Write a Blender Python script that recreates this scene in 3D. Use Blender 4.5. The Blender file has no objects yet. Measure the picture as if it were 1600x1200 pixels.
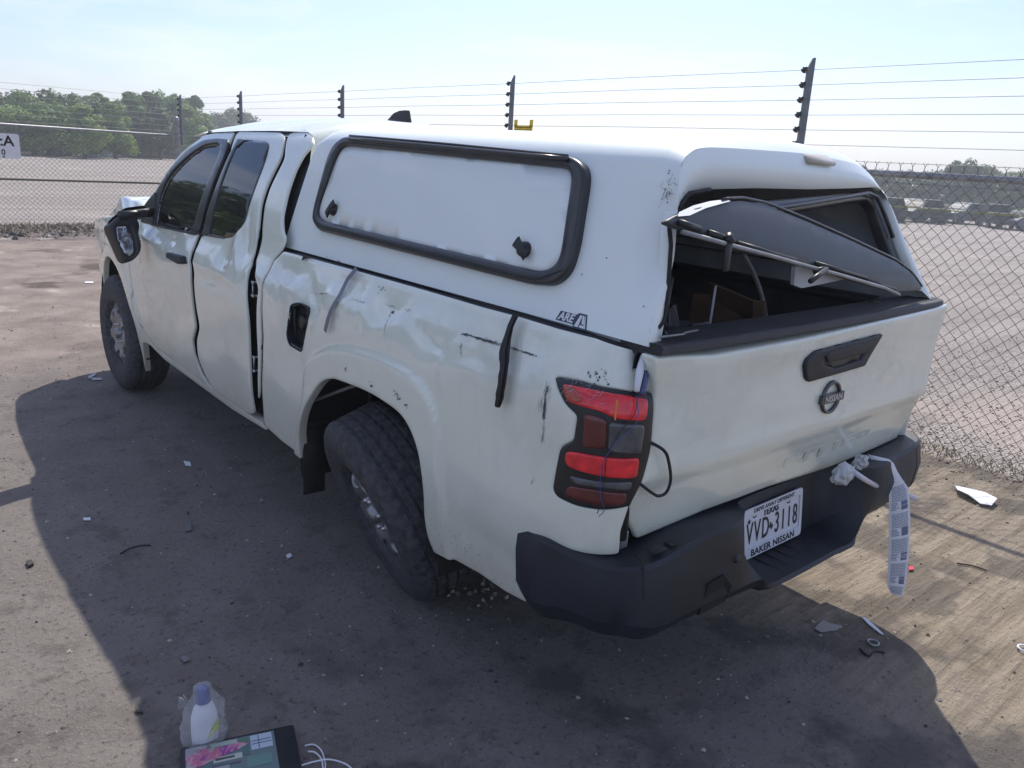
import bpy, math, random
import numpy as np
from mathutils import Vector, Matrix, noise
from mathutils.geometry import delaunay_2d_cdt

random.seed(7)
scene = bpy.context.scene
COL = scene.collection

# ---------------------------------------------------------------- camera
cd = bpy.data.cameras.new('camera')
cam = bpy.data.objects.new('camera', cd); COL.objects.link(cam)
cd.sensor_fit = 'HORIZONTAL'; cd.sensor_width = 36.0
cd.lens = 36.0 * 1222.0 / 1600.0
cd.clip_start = .05; cd.clip_end = 3000
YAW, PITCH, ROLL = math.radians(41.434), math.radians(15.951), math.radians(3.583)
fw = Vector((math.sin(YAW) * math.cos(PITCH), math.cos(YAW) * math.cos(PITCH), -math.sin(PITCH)))
rt = Vector((math.cos(YAW), -math.sin(YAW), 0)); up = rt.cross(fw)
rr = rt * math.cos(ROLL) + up * math.sin(ROLL); uu = -rt * math.sin(ROLL) + up * math.cos(ROLL)
m4 = Matrix((rr, uu, -fw)).transposed().to_4x4()
m4.translation = Vector((-2.2545, -2.3365, 1.6472))
cam.matrix_world = m4
scene.camera = cam

# ---------------------------------------------------------------- sky and sun
SUN = Vector((.643, .55, 1.0)).normalized()
SUN_EL = math.asin(SUN.z); SUN_AZ = math.atan2(SUN.x, SUN.y)
world = bpy.data.worlds.new('World'); scene.world = world; world.use_nodes = True
wn, wl = world.node_tree.nodes, world.node_tree.links
wn.clear()
wo = wn.new('ShaderNodeOutputWorld'); bg = wn.new('ShaderNodeBackground'); bg.inputs[1].default_value = .120
sky = wn.new('ShaderNodeTexSky'); sky.sky_type = 'NISHITA'; sky.sun_disc = False
sky.sun_elevation = SUN_EL; sky.sun_rotation = SUN_AZ
sky.air_density = 1.0; sky.dust_density = 1.2; sky.ozone_density = 2.0; sky.altitude = 0
tc = wn.new('ShaderNodeTexCoord'); mp = wn.new('ShaderNodeMapping'); mp.inputs['Scale'].default_value = (1.2, 1.2, 5.0)
cn = wn.new('ShaderNodeTexNoise'); cn.inputs['Scale'].default_value = 2.2; cn.inputs['Detail'].default_value = 7; cn.inputs['Roughness'].default_value = .58
cr_ = wn.new('ShaderNodeValToRGB'); cr_.color_ramp.elements[0].position = .44; cr_.color_ramp.elements[1].position = .66
cr_.color_ramp.elements[0].color = (0, 0, 0, 1); cr_.color_ramp.elements[1].color = (.75, .75, .75, 1)
mx = wn.new('ShaderNodeMixRGB'); mx.inputs[2].default_value = (8.4, 8.0, 7.6, 1)
wl.new(tc.outputs['Generated'], mp.inputs[0]); wl.new(mp.outputs[0], cn.inputs['Vector']); wl.new(cn.outputs['Fac'], cr_.inputs[0])
wl.new(cr_.outputs[0], mx.inputs[0]); wl.new(sky.outputs[0], mx.inputs[1]); wb = wn.new('ShaderNodeMixRGB'); wb.blend_type = 'MULTIPLY'; wb.inputs[0].default_value = 1; wb.inputs[2].default_value = (.865, .905, 1.10, 1)   # camera white balance
wl.new(mx.outputs[0], wb.inputs[1]); wl.new(wb.outputs[0], bg.inputs[0]); wl.new(bg.outputs[0], wo.inputs[0])

ld = bpy.data.lights.new('sun', 'SUN'); ld.energy = 4.0; ld.angle = math.radians(.55); ld.color = (1.0, .93, .82)
sun = bpy.data.objects.new('sun', ld); COL.objects.link(sun)
sun.rotation_euler = (-SUN).to_track_quat('-Z', 'Y').to_euler()
scene.view_settings.view_transform = 'Standard'; scene.view_settings.look = 'None'
scene.view_settings.exposure = .35; scene.view_settings.gamma = 1.0
scene.view_settings.use_curve_mapping = False
scene.render.engine = 'CYCLES'

# ---------------------------------------------------------------- surfaces of the truck
def curve1(tab, v):
    n = len(tab)
    if v <= tab[0][0]:
        (a, b), (c, d) = tab[0], tab[1]; return b + (v - a) * (d - b) / (c - a)
    if v >= tab[-1][0]:
        (a, b), (c, d) = tab[-2], tab[-1]; return d + (v - c) * (d - b) / (c - a)
    for i in range(n - 1):
        if v <= tab[i + 1][0]: break
    x0, y0 = tab[i]; x1, y1 = tab[i + 1]; h = x1 - x0; dl = (y1 - y0) / h
    m0 = dl if i == 0 else ((y1 - tab[i - 1][1]) / (x1 - tab[i - 1][0]))
    m1 = dl if i == n - 2 else ((tab[i + 2][1] - y0) / (tab[i + 2][0] - x0))
    t = (v - x0) / h
    return ((1 + 2 * t) * (1 - t) ** 2 * y0 + t * (1 - t) ** 2 * h * m0 + t * t * (3 - 2 * t) * y1 + t * t * (t - 1) * h * m1)

SIDE_OFF = [(.35, -.052), (.5, -.030), (.65, -.012), (.85, .002), (.98, .006), (1.06, .003), (1.10, -.006), (1.14, -.026),
            (1.19, -.052), (1.25, -.075), (1.30, -.088), (1.45, -.140), (1.60, -.205), (1.68, -.250), (1.74, -.31)]

def side_plan(s):
    """plan curve of the truck's left flank, s runs along the length and round the rear corner"""
    if s >= -1.03:
        w = .92
        if s > 2.4: w = .92 - .11 * ((s - 2.4) / 1.5) ** 2
        return -w, s, -1.0, 0.0
    t = (-1.03 - s) / .14
    if t < math.pi / 2:
        return -(.92 - .12 * (1 - math.cos(t))), -1.03 - .16 * math.sin(t), -math.cos(t), -math.sin(t)
    return -.80 + (t - math.pi / 2) * .14, -1.19, 0.0, -1.0

def side_pt(s, z):
    x, y, nx, ny = side_plan(s)
    o = curve1(SIDE_OFF, z)
    return x + nx * o, y + ny * o, z

def topper_pt(y, z):
    return -(.805 - .105 * (z - 1.235) / .43), y, z

def rear_pt(x, z):
    """outer skin of the tailgate"""
    b = curve1([(.65, .055), (.70, .045), (.85, .004), (.90, -.004), (.96, .0), (1.10, .0), (1.18, -.008), (1.235, -.012), (1.27, .01)], z)
    return x, -1.215 - .012 * (x + .8) + b + .02 * (x / .8) ** 2, z

def bilin(a, b, c, d, u, v):
    return (a * (1 - u) + b * u) * (1 - v) + (c * (1 - u) + d * u) * v

def trear_pt(x, z):
    """twisted rear face of the topper"""
    u = (x + .8) / 1.6; v = (z - 1.235) / .465
    return x, bilin(-1.175, -1.185, -1.135, -.955, u, v), z

def door_pt(x, z):
    """sheet of the fallen rear hatch, leaning into the bed"""
    zl = 1.405 - .150 * x
    h = z - zl
    return x, -1.205 + .02 * x + .30 * h + 1.6 * h * h, z

def slip_pt(a, z):
    """upright sheet the paper slip hangs in, beside the bumper's right end"""
    return .68 + .75 * a, -1.41 - .66 * a, z


# ---------------------------------------------------------------- materials
def nt(name):
    m = bpy.data.materials.new(name); m.use_nodes = True
    n, l = m.node_tree.nodes, m.node_tree.links
    return m, n, l, n['Principled BSDF']

def setp(b, **k):
    for a, v in k.items():
        b.inputs[a.replace('_', ' ')].default_value = v

def simple(name, col, rough=.5, metal=0.0, coat=0.0, var=0.0, vscale=8.0, bump=0.0, bscale=60.0, col2=None, ior=1.5, detail=5):
    m, n, l, b = nt(name)
    setp(b, Roughness=rough, Metallic=metal, IOR=ior)
    b.inputs['Coat Weight'].default_value = coat; b.inputs['Coat Roughness'].default_value = .06
    b.inputs['Base Color'].default_value = (*col, 1)
    if var or bump:
        tcn = n.new('ShaderNodeTexCoord')
    if var:
        t = n.new('ShaderNodeTexNoise'); t.inputs['Scale'].default_value = vscale; t.inputs['Detail'].default_value = detail
        l.new(tcn.outputs['Object'], t.inputs['Vector'])
        r = n.new('ShaderNodeValToRGB'); r.color_ramp.elements[0].position = .3; r.color_ramp.elements[1].position = .7
        c2 = col2 or tuple(min(1, c * (1 + var)) for c in col)
        c1 = col if col2 else tuple(c * (1 - var) for c in col)
        r.color_ramp.elements[0].color = (*c1, 1); r.color_ramp.elements[1].color = (*c2, 1)
        l.new(t.outputs['Fac'], r.inputs[0]); l.new(r.outputs[0], b.inputs['Base Color'])
        mr = n.new('ShaderNodeMapRange'); mr.inputs[3].default_value = max(0, rough - .08); mr.inputs[4].default_value = min(1, rough + .12)
        l.new(t.outputs['Fac'], mr.inputs[0]); l.new(mr.outputs[0], b.inputs['Roughness'])
    if bump:
        t2 = n.new('ShaderNodeTexNoise'); t2.inputs['Scale'].default_value = bscale; t2.inputs['Detail'].default_value = 4
        l.new(tcn.outputs['Object'], t2.inputs['Vector'])
        bp = n.new('ShaderNodeBump'); bp.inputs['Strength'].default_value = bump; bp.inputs['Distance'].default_value = .01
        l.new(t2.outputs['Fac'], bp.inputs['Height']); l.new(bp.outputs[0], b.inputs['Normal'])
    return m

def paint(name, col, dirt=.6, rough=.22, coat=.95):
    """car paint with dusty film, rain streaks and mud low down"""
    m, n, l, b = nt(name)
    setp(b, Roughness=rough); b.inputs['Coat Weight'].default_value = .9; b.inputs['Coat Roughness'].default_value = .03
    t = n.new('ShaderNodeTexCoord')
    sp = n.new('ShaderNodeSeparateXYZ'); l.new(t.outputs['Object'], sp.inputs[0])
    nz = n.new('ShaderNodeTexNoise'); nz.inputs['Scale'].default_value = 3.0; nz.inputs['Detail'].default_value = 8; nz.inputs['Roughness'].default_value = .65
    l.new(t.outputs['Object'], nz.inputs['Vector'])
    low = n.new('ShaderNodeMapRange'); low.inputs[1].default_value = .75; low.inputs[2].default_value = .40; low.inputs[3].default_value = 0; low.inputs[4].default_value = .55
    l.new(sp.outputs['Z'], low.inputs[0])
    ad = n.new('ShaderNodeMath'); ad.operation = 'ADD'; l.new(nz.outputs['Fac'], ad.inputs[0]); l.new(low.outputs[0], ad.inputs[1])
    rp = n.new('ShaderNodeValToRGB'); rp.color_ramp.elements[0].position = .48; rp.color_ramp.elements[1].position = 1.15 - dirt * .2 if dirt < 1 else .9
    l.new(ad.outputs[0], rp.inputs[0])
    mp_ = n.new('ShaderNodeMapping'); mp_.inputs['Scale'].default_value = (26, 26, 1.6); l.new(t.outputs['Object'], mp_.inputs[0])
    ns = n.new('ShaderNodeTexNoise'); ns.inputs['Scale'].default_value = 1.0; ns.inputs['Detail'].default_value = 3; l.new(mp_.outputs[0], ns.inputs['Vector'])
    rs = n.new('ShaderNodeMapRange'); rs.inputs[1].default_value = .58; rs.inputs[2].default_value = .80; rs.inputs[3].default_value = 0; rs.inputs[4].default_value = .16 * dirt
    l.new(ns.outputs['Fac'], rs.inputs[0])
    mul = n.new('ShaderNodeMath'); mul.operation = 'MULTIPLY'; mul.inputs[1].default_value = dirt; l.new(rp.outputs[0], mul.inputs[0])
    mxx = n.new('ShaderNodeMath'); mxx.operation = 'MAXIMUM'; l.new(mul.outputs[0], mxx.inputs[0]); l.new(rs.outputs[0], mxx.inputs[1])
    mc = n.new('ShaderNodeMixRGB'); mc.inputs[1].default_value = (*col, 1); mc.inputs[2].default_value = (.30, .25, .19, 1)
    l.new(mxx.outputs[0], mc.inputs[0])
    # fine grime specks low on the skin
    vs = n.new('ShaderNodeTexNoise'); vs.inputs['Scale'].default_value = 120; vs.inputs['Detail'].default_value = 2; l.new(t.outputs['Object'], vs.inputs['Vector'])
    vr = n.new('ShaderNodeMapRange'); vr.inputs[1].default_value = .66; vr.inputs[2].default_value = .72; l.new(vs.outputs['Fac'], vr.inputs[0])
    vm = n.new('ShaderNodeMath'); vm.operation = 'MULTIPLY'; l.new(vr.outputs[0], vm.inputs[0]); l.new(low.outputs[0], vm.inputs[1])
    mc2 = n.new('ShaderNodeMixRGB'); mc2.inputs[2].default_value = (.10, .085, .07, 1); l.new(vm.outputs[0], mc2.inputs[0]); l.new(mc.outputs[0], mc2.inputs[1])
    l.new(mc2.outputs[0], b.inputs['Base Color'])
    mr = n.new('ShaderNodeMapRange'); mr.inputs[3].default_value = rough; mr.inputs[4].default_value = .75; l.new(mxx.outputs[0], mr.inputs[0]); l.new(mr.outputs[0], b.inputs['Roughness'])
    cw = n.new('ShaderNodeMapRange'); cw.inputs[2].default_value = .6; cw.inputs[3].default_value = coat; cw.inputs[4].default_value = 0; l.new(mxx.outputs[0], cw.inputs[0]); l.new(cw.outputs[0], b.inputs['Coat Weight'])
    nb = n.new('ShaderNodeTexNoise'); nb.inputs['Scale'].default_value = 7; nb.inputs['Detail'].default_value = 2; l.new(t.outputs['Object'], nb.inputs['Vector'])
    bp = n.new('ShaderNodeBump'); bp.inputs['Strength'].default_value = .12; bp.inputs['Distance'].default_value = .01; l.new(nb.outputs['Fac'], bp.inputs['Height'])
    l.new(bp.outputs[0], b.inputs['Normal'])
    return m

def glass(name, col=(.01, .012, .014), mixv=.25, rough=.03, ior=1.6, tint=(.10, .12, .13)):
    m, n, l, b = nt(name)
    setp(b, Roughness=rough, IOR=ior); b.inputs['Base Color'].default_value = (*col, 1)
    tr = n.new('ShaderNodeBsdfTransparent'); tr.inputs[0].default_value = (*tint, 1)
    ms = n.new('ShaderNodeMixShader'); ms.inputs[0].default_value = mixv
    l.new(b.outputs[0], ms.inputs[1]); l.new(tr.outputs[0], ms.inputs[2]); l.new(ms.outputs[0], n['Material Output'].inputs[0])
    return m

M_PAINT = paint('pearl_white_paint', (.77, .81, .70), .5)
M_TOP = paint('shell_white_paint', (.82, .89, .86), .14, .42, .35)
M_BLACK = simple('satin_black_trim', (.016, .017, .019), .38, var=.4, vscale=14)
M_FRAME = simple('black_window_frame', (.022, .024, .028), .3, coat=.3, var=.25, vscale=20)
M_RUBBER = simple('black_rubber', (.018, .018, .018), .7, var=.5, vscale=25, bump=.3, bscale=90)
M_PLAST = simple('grained_black_plastic', (.011, .015, .023), .48, var=.45, vscale=9, bump=.25, bscale=420)
M_CAP = simple('tailgate_cap_plastic', (.035, .037, .042), .5, var=.3, vscale=12, bump=.5, bscale=260)
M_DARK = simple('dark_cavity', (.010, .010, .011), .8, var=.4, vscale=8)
M_LINER = simple('bed_liner', (.07, .075, .085), .7, var=.3, vscale=10, bump=.4, bscale=150)
M_LINING = simple('pale_lining', (.62, .63, .64), .85, var=.18, vscale=6, bump=.2, bscale=160)
M_GLASS = glass('tinted_glass', mixv=.10, ior=1.75)
M_DOORGL = glass('smoked_door_glass', (.035, .04, .043), mixv=.12, rough=.16, ior=1.5)
M_RIM = simple('grey_alloy', (.30, .30, .31), .38, .75, var=.3, vscale=9)
M_RIMD = simple('wheel_shadow_recess', (.02, .02, .02), .7)
M_STEEL = simple('bright_steel', (.5, .5, .52), .35, .9, var=.2, vscale=20)
M_TYRE = simple('dusty_tyre_rubber', (.026, .027, .032), .75, var=.5, vscale=38, bump=.6, bscale=160, col2=(.085, .085, .09), detail=12)
M_RED = simple('red_lens', (.78, .018, .03), .18, coat=.6, var=.3, vscale=30)
M_REDL = simple('orange_red_lens', (.50, .06, .025), .22, coat=.5, var=.35, vscale=20)
M_DRED = simple('smoked_dark_red_lens', (.10, .012, .012), .2, coat=.6, var=.4, vscale=12)
M_CLEAR = simple('smoked_clear_lens', (.075, .08, .088), .16, coat=.7, var=.5, vscale=26)
M_SCR = simple('dark_scratch', (.045, .05, .055), .7)
M_CHIP = simple('white_chip_and_sunlit_edge', (.75, .76, .76), .5)  # also whitens the sunlit edge painted on the hatch
M_PLATE = simple('plate_white', (.60, .63, .68), .4, var=.06, vscale=20)
M_INK = simple('plate_ink', (.012, .018, .03), .45)
M_BADGE = simple('dark_chrome_badge', (.10, .105, .11), .28, .7)
M_BADGEL = simple('badge_letter_silver', (.55, .56, .58), .3, .6)
M_TAPEG = simple('grey_tape', (.17, .18, .21), .55, var=.15, vscale=20)
M_TAPEL = simple('scuffed_lens_grey', (.40, .38, .40), .6)
M_PAPER = simple('paper_white', (.72, .74, .78), .7, var=.06, vscale=15)
M_PRINT = simple('faint_print_grey', (.30, .33, .40), .7)
M_BAR = simple('barcode_blue_grey', (.10, .13, .22), .7)
M_BAG = simple('thin_white_bag', (.40, .42, .43), .3, coat=.3, var=.12, vscale=14, bump=.5, bscale=30)
M_TUBE = simple('clear_white_tube', (.55, .55, .60), .3, coat=.5)
M_CARD = simple('brown_cardboard', (.13, .075, .045), .85, var=.3, vscale=8)
M_GALV = simple('galvanised_steel', (.30, .31, .32), .5, .5, var=.25, vscale=12)
M_WIRE = simple('rusty_galvanised_wire', (.085, .075, .065), .65, .25, var=.4, vscale=3, col2=(.15, .14, .13))
M_EPOST = simple('grey_electric_post', (.15, .16, .18), .6, var=.2, vscale=12)
M_INS = simple('black_insulator', (.02, .021, .024), .45)
M_EWIRE = simple('thin_electric_wire', (.20, .21, .22), .6, .3)
M_YEL = simple('warning_yellow', (.75, .55, .03), .5, var=.1, vscale=30)
M_REDP = simple('sign_red', (.95, .10, .16), .5)
M_SIGN = simple('sign_white', (.70, .71, .73), .5, var=.05, vscale=10)
M_BLUE = simple('cap_blue', (.03, .07, .28), .35, coat=.3)
M_LABY = simple('label_yellow_green', (.55, .60, .06), .5)

# ---------------------------------------------------------------- mesh helpers
def link(name, verts, faces, mat, parent=None, smooth=True, mats=None, fm=None):
    me = bpy.data.meshes.new(name)
    me.from_pydata([tuple(v) for v in verts], [], [tuple(f) for f in faces])
    for mm in (mats or [mat]): me.materials.append(mm)
    if fm: me.polygons.foreach_set('material_index', fm)
    if smooth: me.polygons.foreach_set('use_smooth', [True] * len(me.polygons))
    me.update()
    o = bpy.data.objects.new(name, me); COL.objects.link(o)
    if parent is not None: o.parent = parent
    return o

def thing(name, label, cat, loc=(0, 0, 0), rz=0.0, group=None):
    o = bpy.data.objects.new(name, None); COL.objects.link(o)
    o.location = loc; o.rotation_euler = (0, 0, rz); o.empty_display_size = .1
    o['label'] = label; o['category'] = cat
    if group: o['group'] = group
    return o

def tag(o, label=None, cat=None, group=None, kind=None):
    if label: o['label'] = label
    if cat: o['category'] = cat
    if group: o['group'] = group
    if kind: o['kind'] = kind
    return o

class MB:
    """collects shapes that become one mesh object"""
    def __init__(s): s.v = []; s.f = []; s.m = []
    def add(s, v, f, mi=0):
        b = len(s.v); s.v += [tuple(p) for p in v]; s.f += [tuple(i + b for i in q) for q in f]; s.m += [mi] * len(f); return s
    def box(s, c, d, mi=0, rot=None, bev=0.0):
        hx, hy, hz = d[0] / 2, d[1] / 2, d[2] / 2
        if bev:
            b = min(bev, hx * .9, hy * .9, hz * .9); pts = []
            for X in (-1, 1):
                for Y in (-1, 1):
                    for Z in (-1, 1):
                        pts += [(X * hx, Y * (hy - b), Z * (hz - b)), (X * (hx - b), Y * hy, Z * (hz - b)), (X * (hx - b), Y * (hy - b), Z * hz)]
            def I(X, Y, Z, k): return (((X > 0) * 2 + (Y > 0)) * 2 + (Z > 0)) * 3 + k
            f = []
            for k, ax in enumerate('xyz'):
                for sg in (-1, 1):
                    q = []
                    for a, b2 in ((-1, -1), (1, -1), (1, 1), (-1, 1)):
                        t = [a, b2]; t.insert(k, sg); q.append(I(*t, k))
                    f.append(q)
            for sa in (-1, 1):
                for sb in (-1, 1):
                    f.append([I(-1, sa, sb, 1), I(1, sa, sb, 1), I(1, sa, sb, 2), I(-1, sa, sb, 2)])
                    f.append([I(sa, -1, sb, 0), I(sa, 1, sb, 0), I(sa, 1, sb, 2), I(sa, -1, sb, 2)])
                    f.append([I(sa, sb, -1, 0), I(sa, sb, 1, 0), I(sa, sb, 1, 1), I(sa, sb, -1, 1)])
                    for sc in (-1, 1): f.append([I(sa, sb, sc, 0), I(sa, sb, sc, 1), I(sa, sb, sc, 2)])
            out = []
            for q in f:
                P = [Vector(pts[i]) for i in q]; nn = (P[1] - P[0]).cross(P[2] - P[0]); ce = sum(P, Vector()) / len(P)
                out.append(q if nn.dot(ce) > 0 else q[::-1])
            f = out
        else:
            pts = [(x, y, z) for x in (-hx, hx) for y in (-hy, hy) for z in (-hz, hz)]
            f = [(0, 1, 3, 2), (4, 6, 7, 5), (0, 4, 5, 1), (2, 3, 7, 6), (0, 2, 6, 4), (1, 5, 7, 3)]
        P = []
        for p in pts:
            w = Vector(p)
            if rot is not None: w = rot @ w
            P.append(w + Vector(c))
        return s.add(P, f, mi)
    def tube(s, path, r, n=8, mi=0, closed=False, cap=True):
        P = [Vector(p) for p in path]; N = len(P); rad = r if isinstance(r, (list, tuple)) else [r] * N
        rings = []; prev = None
        for i in range(N):
            a = P[i - 1] if (i > 0 or closed) else P[i]; b = P[(i + 1) % N] if (i < N - 1 or closed) else P[i]
            t = (b - a).normalized()
            if prev is None:
                u = t.cross(Vector((0, 0, 1)));
                if u.length < .1: u = t.cross(Vector((0, 1, 0)))
            else: u = prev - t * prev.dot(t)
            u.normalize(); prev = u; w = t.cross(u)
            rings.append([P[i] + (u * math.cos(2 * math.pi * k / n) + w * math.sin(2 * math.pi * k / n)) * rad[i] for k in range(n)])
        v = [q for R_ in rings for q in R_]; f = []
        for i in range(N if closed else N - 1):
            j = (i + 1) % N
            for k in range(n): f.append((i * n + k, i * n + (k + 1) % n, j * n + (k + 1) % n, j * n + k))
        if cap and not closed: f += [tuple(range(n))[::-1], tuple((N - 1) * n + k for k in range(n))]
        return s.add(v, f, mi)
    def lathe(s, prof, c, axis, n=40, mi=0, closed=False):
        """prof: (radius, height along axis)"""
        ax = Vector(axis).normalized(); u = ax.orthogonal().normalized(); w = ax.cross(u); c = Vector(c); v = []; f = []
        for k in range(n):
            a = 2 * math.pi * k / n; d = u * math.cos(a) + w * math.sin(a)
            for (r, h) in prof: v.append(c + d * r + ax * h)
        m = len(prof)
        for k in range(n):
            k2 = (k + 1) % n
            for i in range(m if closed else m - 1):
                j = (i + 1) % m; f.append((k * m + i, k2 * m + i, k2 * m + j, k * m + j))
        return s.add(v, f, mi)
    def loft(s, secs, mi=0, closed=False, caps=False):
        m = len(secs[0]); v = [q for S_ in secs for q in S_]; f = []
        for i in range(len(secs) - 1):
            for k in range(m if closed else m - 1):
                k2 = (k + 1) % m; f.append((i * m + k, i * m + k2, (i + 1) * m + k2, (i + 1) * m + k))
        if caps: f += [tuple(range(m)), tuple((len(secs) - 1) * m + k for k in range(m))[::-1]]
        return s.add(v, f, mi)
    def build(s, name, mat, parent=None, smooth=True):
        mats = mat if isinstance(mat, (list, tuple)) else [mat]
        return link(name, s.v, s.f, None, parent, smooth, mats, s.m)

def autosmooth(o, ang=35):
    me = o.data
    me.polygons.foreach_set('use_smooth', [True] * len(me.polygons))
    me.set_sharp_from_angle(angle=math.radians(ang)); return o

def rnd(pts, r=.02, closed=True, n=5, sharp=()):
    """polyline with its corners rounded"""
    out = []; N = len(pts)
    for i, p in enumerate(pts):
        if (not closed and i in (0, N - 1)) or i in sharp: out.append(p); continue
        a = pts[i - 1]; b = pts[(i + 1) % N]
        da = math.dist(a, p); db = math.dist(b, p); ra = min(r, da * .48); rb = min(r, db * .48)
        A = tuple(p[k] + (a[k] - p[k]) * ra / da for k in range(len(p))); B = tuple(p[k] + (b[k] - p[k]) * rb / db for k in range(len(p)))
        for q in range(n + 1):
            t = q / n; out.append(tuple((1 - t) ** 2 * A[k] + 2 * t * (1 - t) * p[k] + t * t * B[k] for k in range(len(p))))
    return out

def cr(pts, n=6, closed=False):
    """smooth curve through the points"""
    P = [Vector(p) for p in pts]; N = len(P); out = []
    for i in range(N if closed else N - 1):
        p0 = P[i - 1] if (i > 0 or closed) else P[i]; p1 = P[i]; p2 = P[(i + 1) % N]; p3 = P[(i + 2) % N] if (i + 2 < N or closed) else p2
        for k in range(n):
            t = k / n; out.append(tuple(.5 * ((2 * p1) + (p2 - p0) * t + (2 * p0 - 5 * p1 + 4 * p2 - p3) * t * t + (3 * p1 - p0 - 3 * p2 + p3) * t ** 3)))
    if not closed: out.append(tuple(P[-1]))
    return out

def resample(poly, step):
    out = []; N = len(poly)
    for i in range(N):
        a, b = poly[i], poly[(i + 1) % N]; d = math.dist(a, b)
        if d < 1e-5: continue
        k = max(1, int(math.ceil(d / step)))
        for j in range(k): out.append((a[0] + (b[0] - a[0]) * j / k, a[1] + (b[1] - a[1]) * j / k))
    return out

def inside(P, poly):
    x, y = P[:, 0], P[:, 1]; r = np.zeros(len(P), bool); N = len(poly)
    for i in range(N):
        (x1, y1), (x2, y2) = poly[i], poly[(i + 1) % N]
        if y1 == y2: continue
        c = ((y1 > y) != (y2 > y)) & (x < (x2 - x1) * (y - y1) / (y2 - y1) + x1); r ^= c
    return r

def dist_to(P, polys, closed=True):
    d = np.full(len(P), 1e9)
    for poly in polys:
        A = np.array(poly, float); B = np.roll(A, -1, 0)
        if not closed: A, B = A[:-1], B[:-1]
        for a, b in zip(A, B):
            e = b - a; L = e @ e
            if L < 1e-12: continue
            t = np.clip(((P - a) @ e) / L, 0, 1); q = a + t[:, None] * e
            d = np.minimum(d, np.hypot(*(P - q).T))
    return d

SGN = {'S': -1, 'T': -1, 'R': 1, 'Q': 1, 'D': 1, 'V': 1}
SURF = {'S': side_pt, 'T': topper_pt, 'R': rear_pt, 'Q': trear_pt, 'D': door_pt, 'V': slip_pt}

def normal_at(fn, a, b, sg):
    e = 1e-3; p = Vector(fn(a, b)); n = (Vector(fn(a + e, b)) - p).cross(Vector(fn(a, b + e)) - p)
    return p, n.normalized() * sg

def panel(name, outline, mat, parent, surf='S', holes=(), disp=None, res=.022, roll=.005, depth=.015, out=0.0, mirror=False, sg=None, smooth=True):
    """sheet-metal panel: an outline (with holes) on a curved surface, edges rolled over, flange behind"""
    fn = SURF[surf] if isinstance(surf, str) else surf
    sg = SGN.get(surf, 1) if sg is None and isinstance(surf, str) else (sg or 1)
    loops = [resample(outline, res * .8)] + [resample(h, res * .8) for h in holes]
    V, E = [], []
    for L in loops:
        b = len(V); V += L; E += [(b + i, b + (i + 1) % len(L)) for i in range(len(L))]
    nb = len(V)
    xs = [p[0] for p in loops[0]]; ys = [p[1] for p in loops[0]]
    extra = []
    rings = [roll * .35, roll] if roll else []
    for L in loops:
        A = np.array(L); T = np.roll(A, -1, 0) - np.roll(A, 1, 0); T /= np.maximum(np.hypot(*T.T), 1e-9)[:, None]
        for rr_ in rings:
            for sgn in (-1, 1): extra.append(np.column_stack([A[:, 0] + sgn * T[:, 1] * rr_, A[:, 1] - sgn * T[:, 0] * rr_]))
    G = []
    if xs:
        gx = np.arange(min(xs) + res * .5, max(xs), res); gy = np.arange(min(ys) + res * .5, max(ys), res)
        if len(gx) and len(gy):
            g = np.array(np.meshgrid(gx, gy)).reshape(2, -1).T; G = g
    def ok(P, dmin):
        k = inside(P, loops[0])
        for h in loops[1:]: k &= ~inside(P, h)
        if dmin > 0: k &= dist_to(P, loops) > dmin
        return P[k]
    ring_pts = []
    if extra:
        for q, rr_ in zip(extra, [r_ for _ in loops for r_ in rings for __ in (0, 1)]):
            ring_pts.append(ok(q, rr_ * .9))
    if len(G): G = ok(np.array(G), roll + res * .3)
    allp = list(V) + [tuple(p) for q in ring_pts for p in q] + [tuple(p) for p in G]
    r = delaunay_2d_cdt([Vector(p) for p in allp], E, [], 0, 1e-6)
    P2 = np.array([(v.x, v.y) for v in r[0]]); F = [list(f) for f in r[2]]
    cen = np.array([P2[f].mean(0) for f in F]); keep = inside(cen, loops[0])
    for h in loops[1:]: keep &= ~inside(cen, h)
    F = [f for f, k in zip(F, keep) if k]
    D = dist_to(P2, loops) if roll else np.full(len(P2), 9.)
    W = []; NN = []
    DD = disp(P2) if disp is not None else np.zeros(len(P2))
    for i, (a, b) in enumerate(P2):
        p, n = normal_at(fn, a, b, sg); o = out + DD[i]
        if roll and D[i] < roll:
            q = 1 - D[i] / roll; o -= roll * (1 - math.sqrt(max(0, 1 - q * q)))
        W.append(p + n * o); NN.append(n)
    FF = []
    for f in F:
        nn = (W[f[1]] - W[f[0]]).cross(W[f[2]] - W[f[0]]); FF.append(f if nn.dot(NN[f[0]]) > 0 else f[::-1])
    if depth:
        cnt = {}
        for f in FF:
            for i in range(3):
                a, b = f[i], f[(i + 1) % 3]
                if (b, a) in cnt: del cnt[(b, a)]
                else: cnt[(a, b)] = 1
        mapv = {}
        for (a, b) in cnt:
            for q in (a, b):
                if q not in mapv: mapv[q] = len(W); W.append(W[q] - NN[q] * depth)
            FF.append([b, a, mapv[a], mapv[b]])
    if mirror:
        W = [Vector((-p.x, p.y, p.z)) for p in W]; FF = [f[::-1] for f in FF]
    return link(name, W, FF, mat, parent, smooth)

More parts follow.
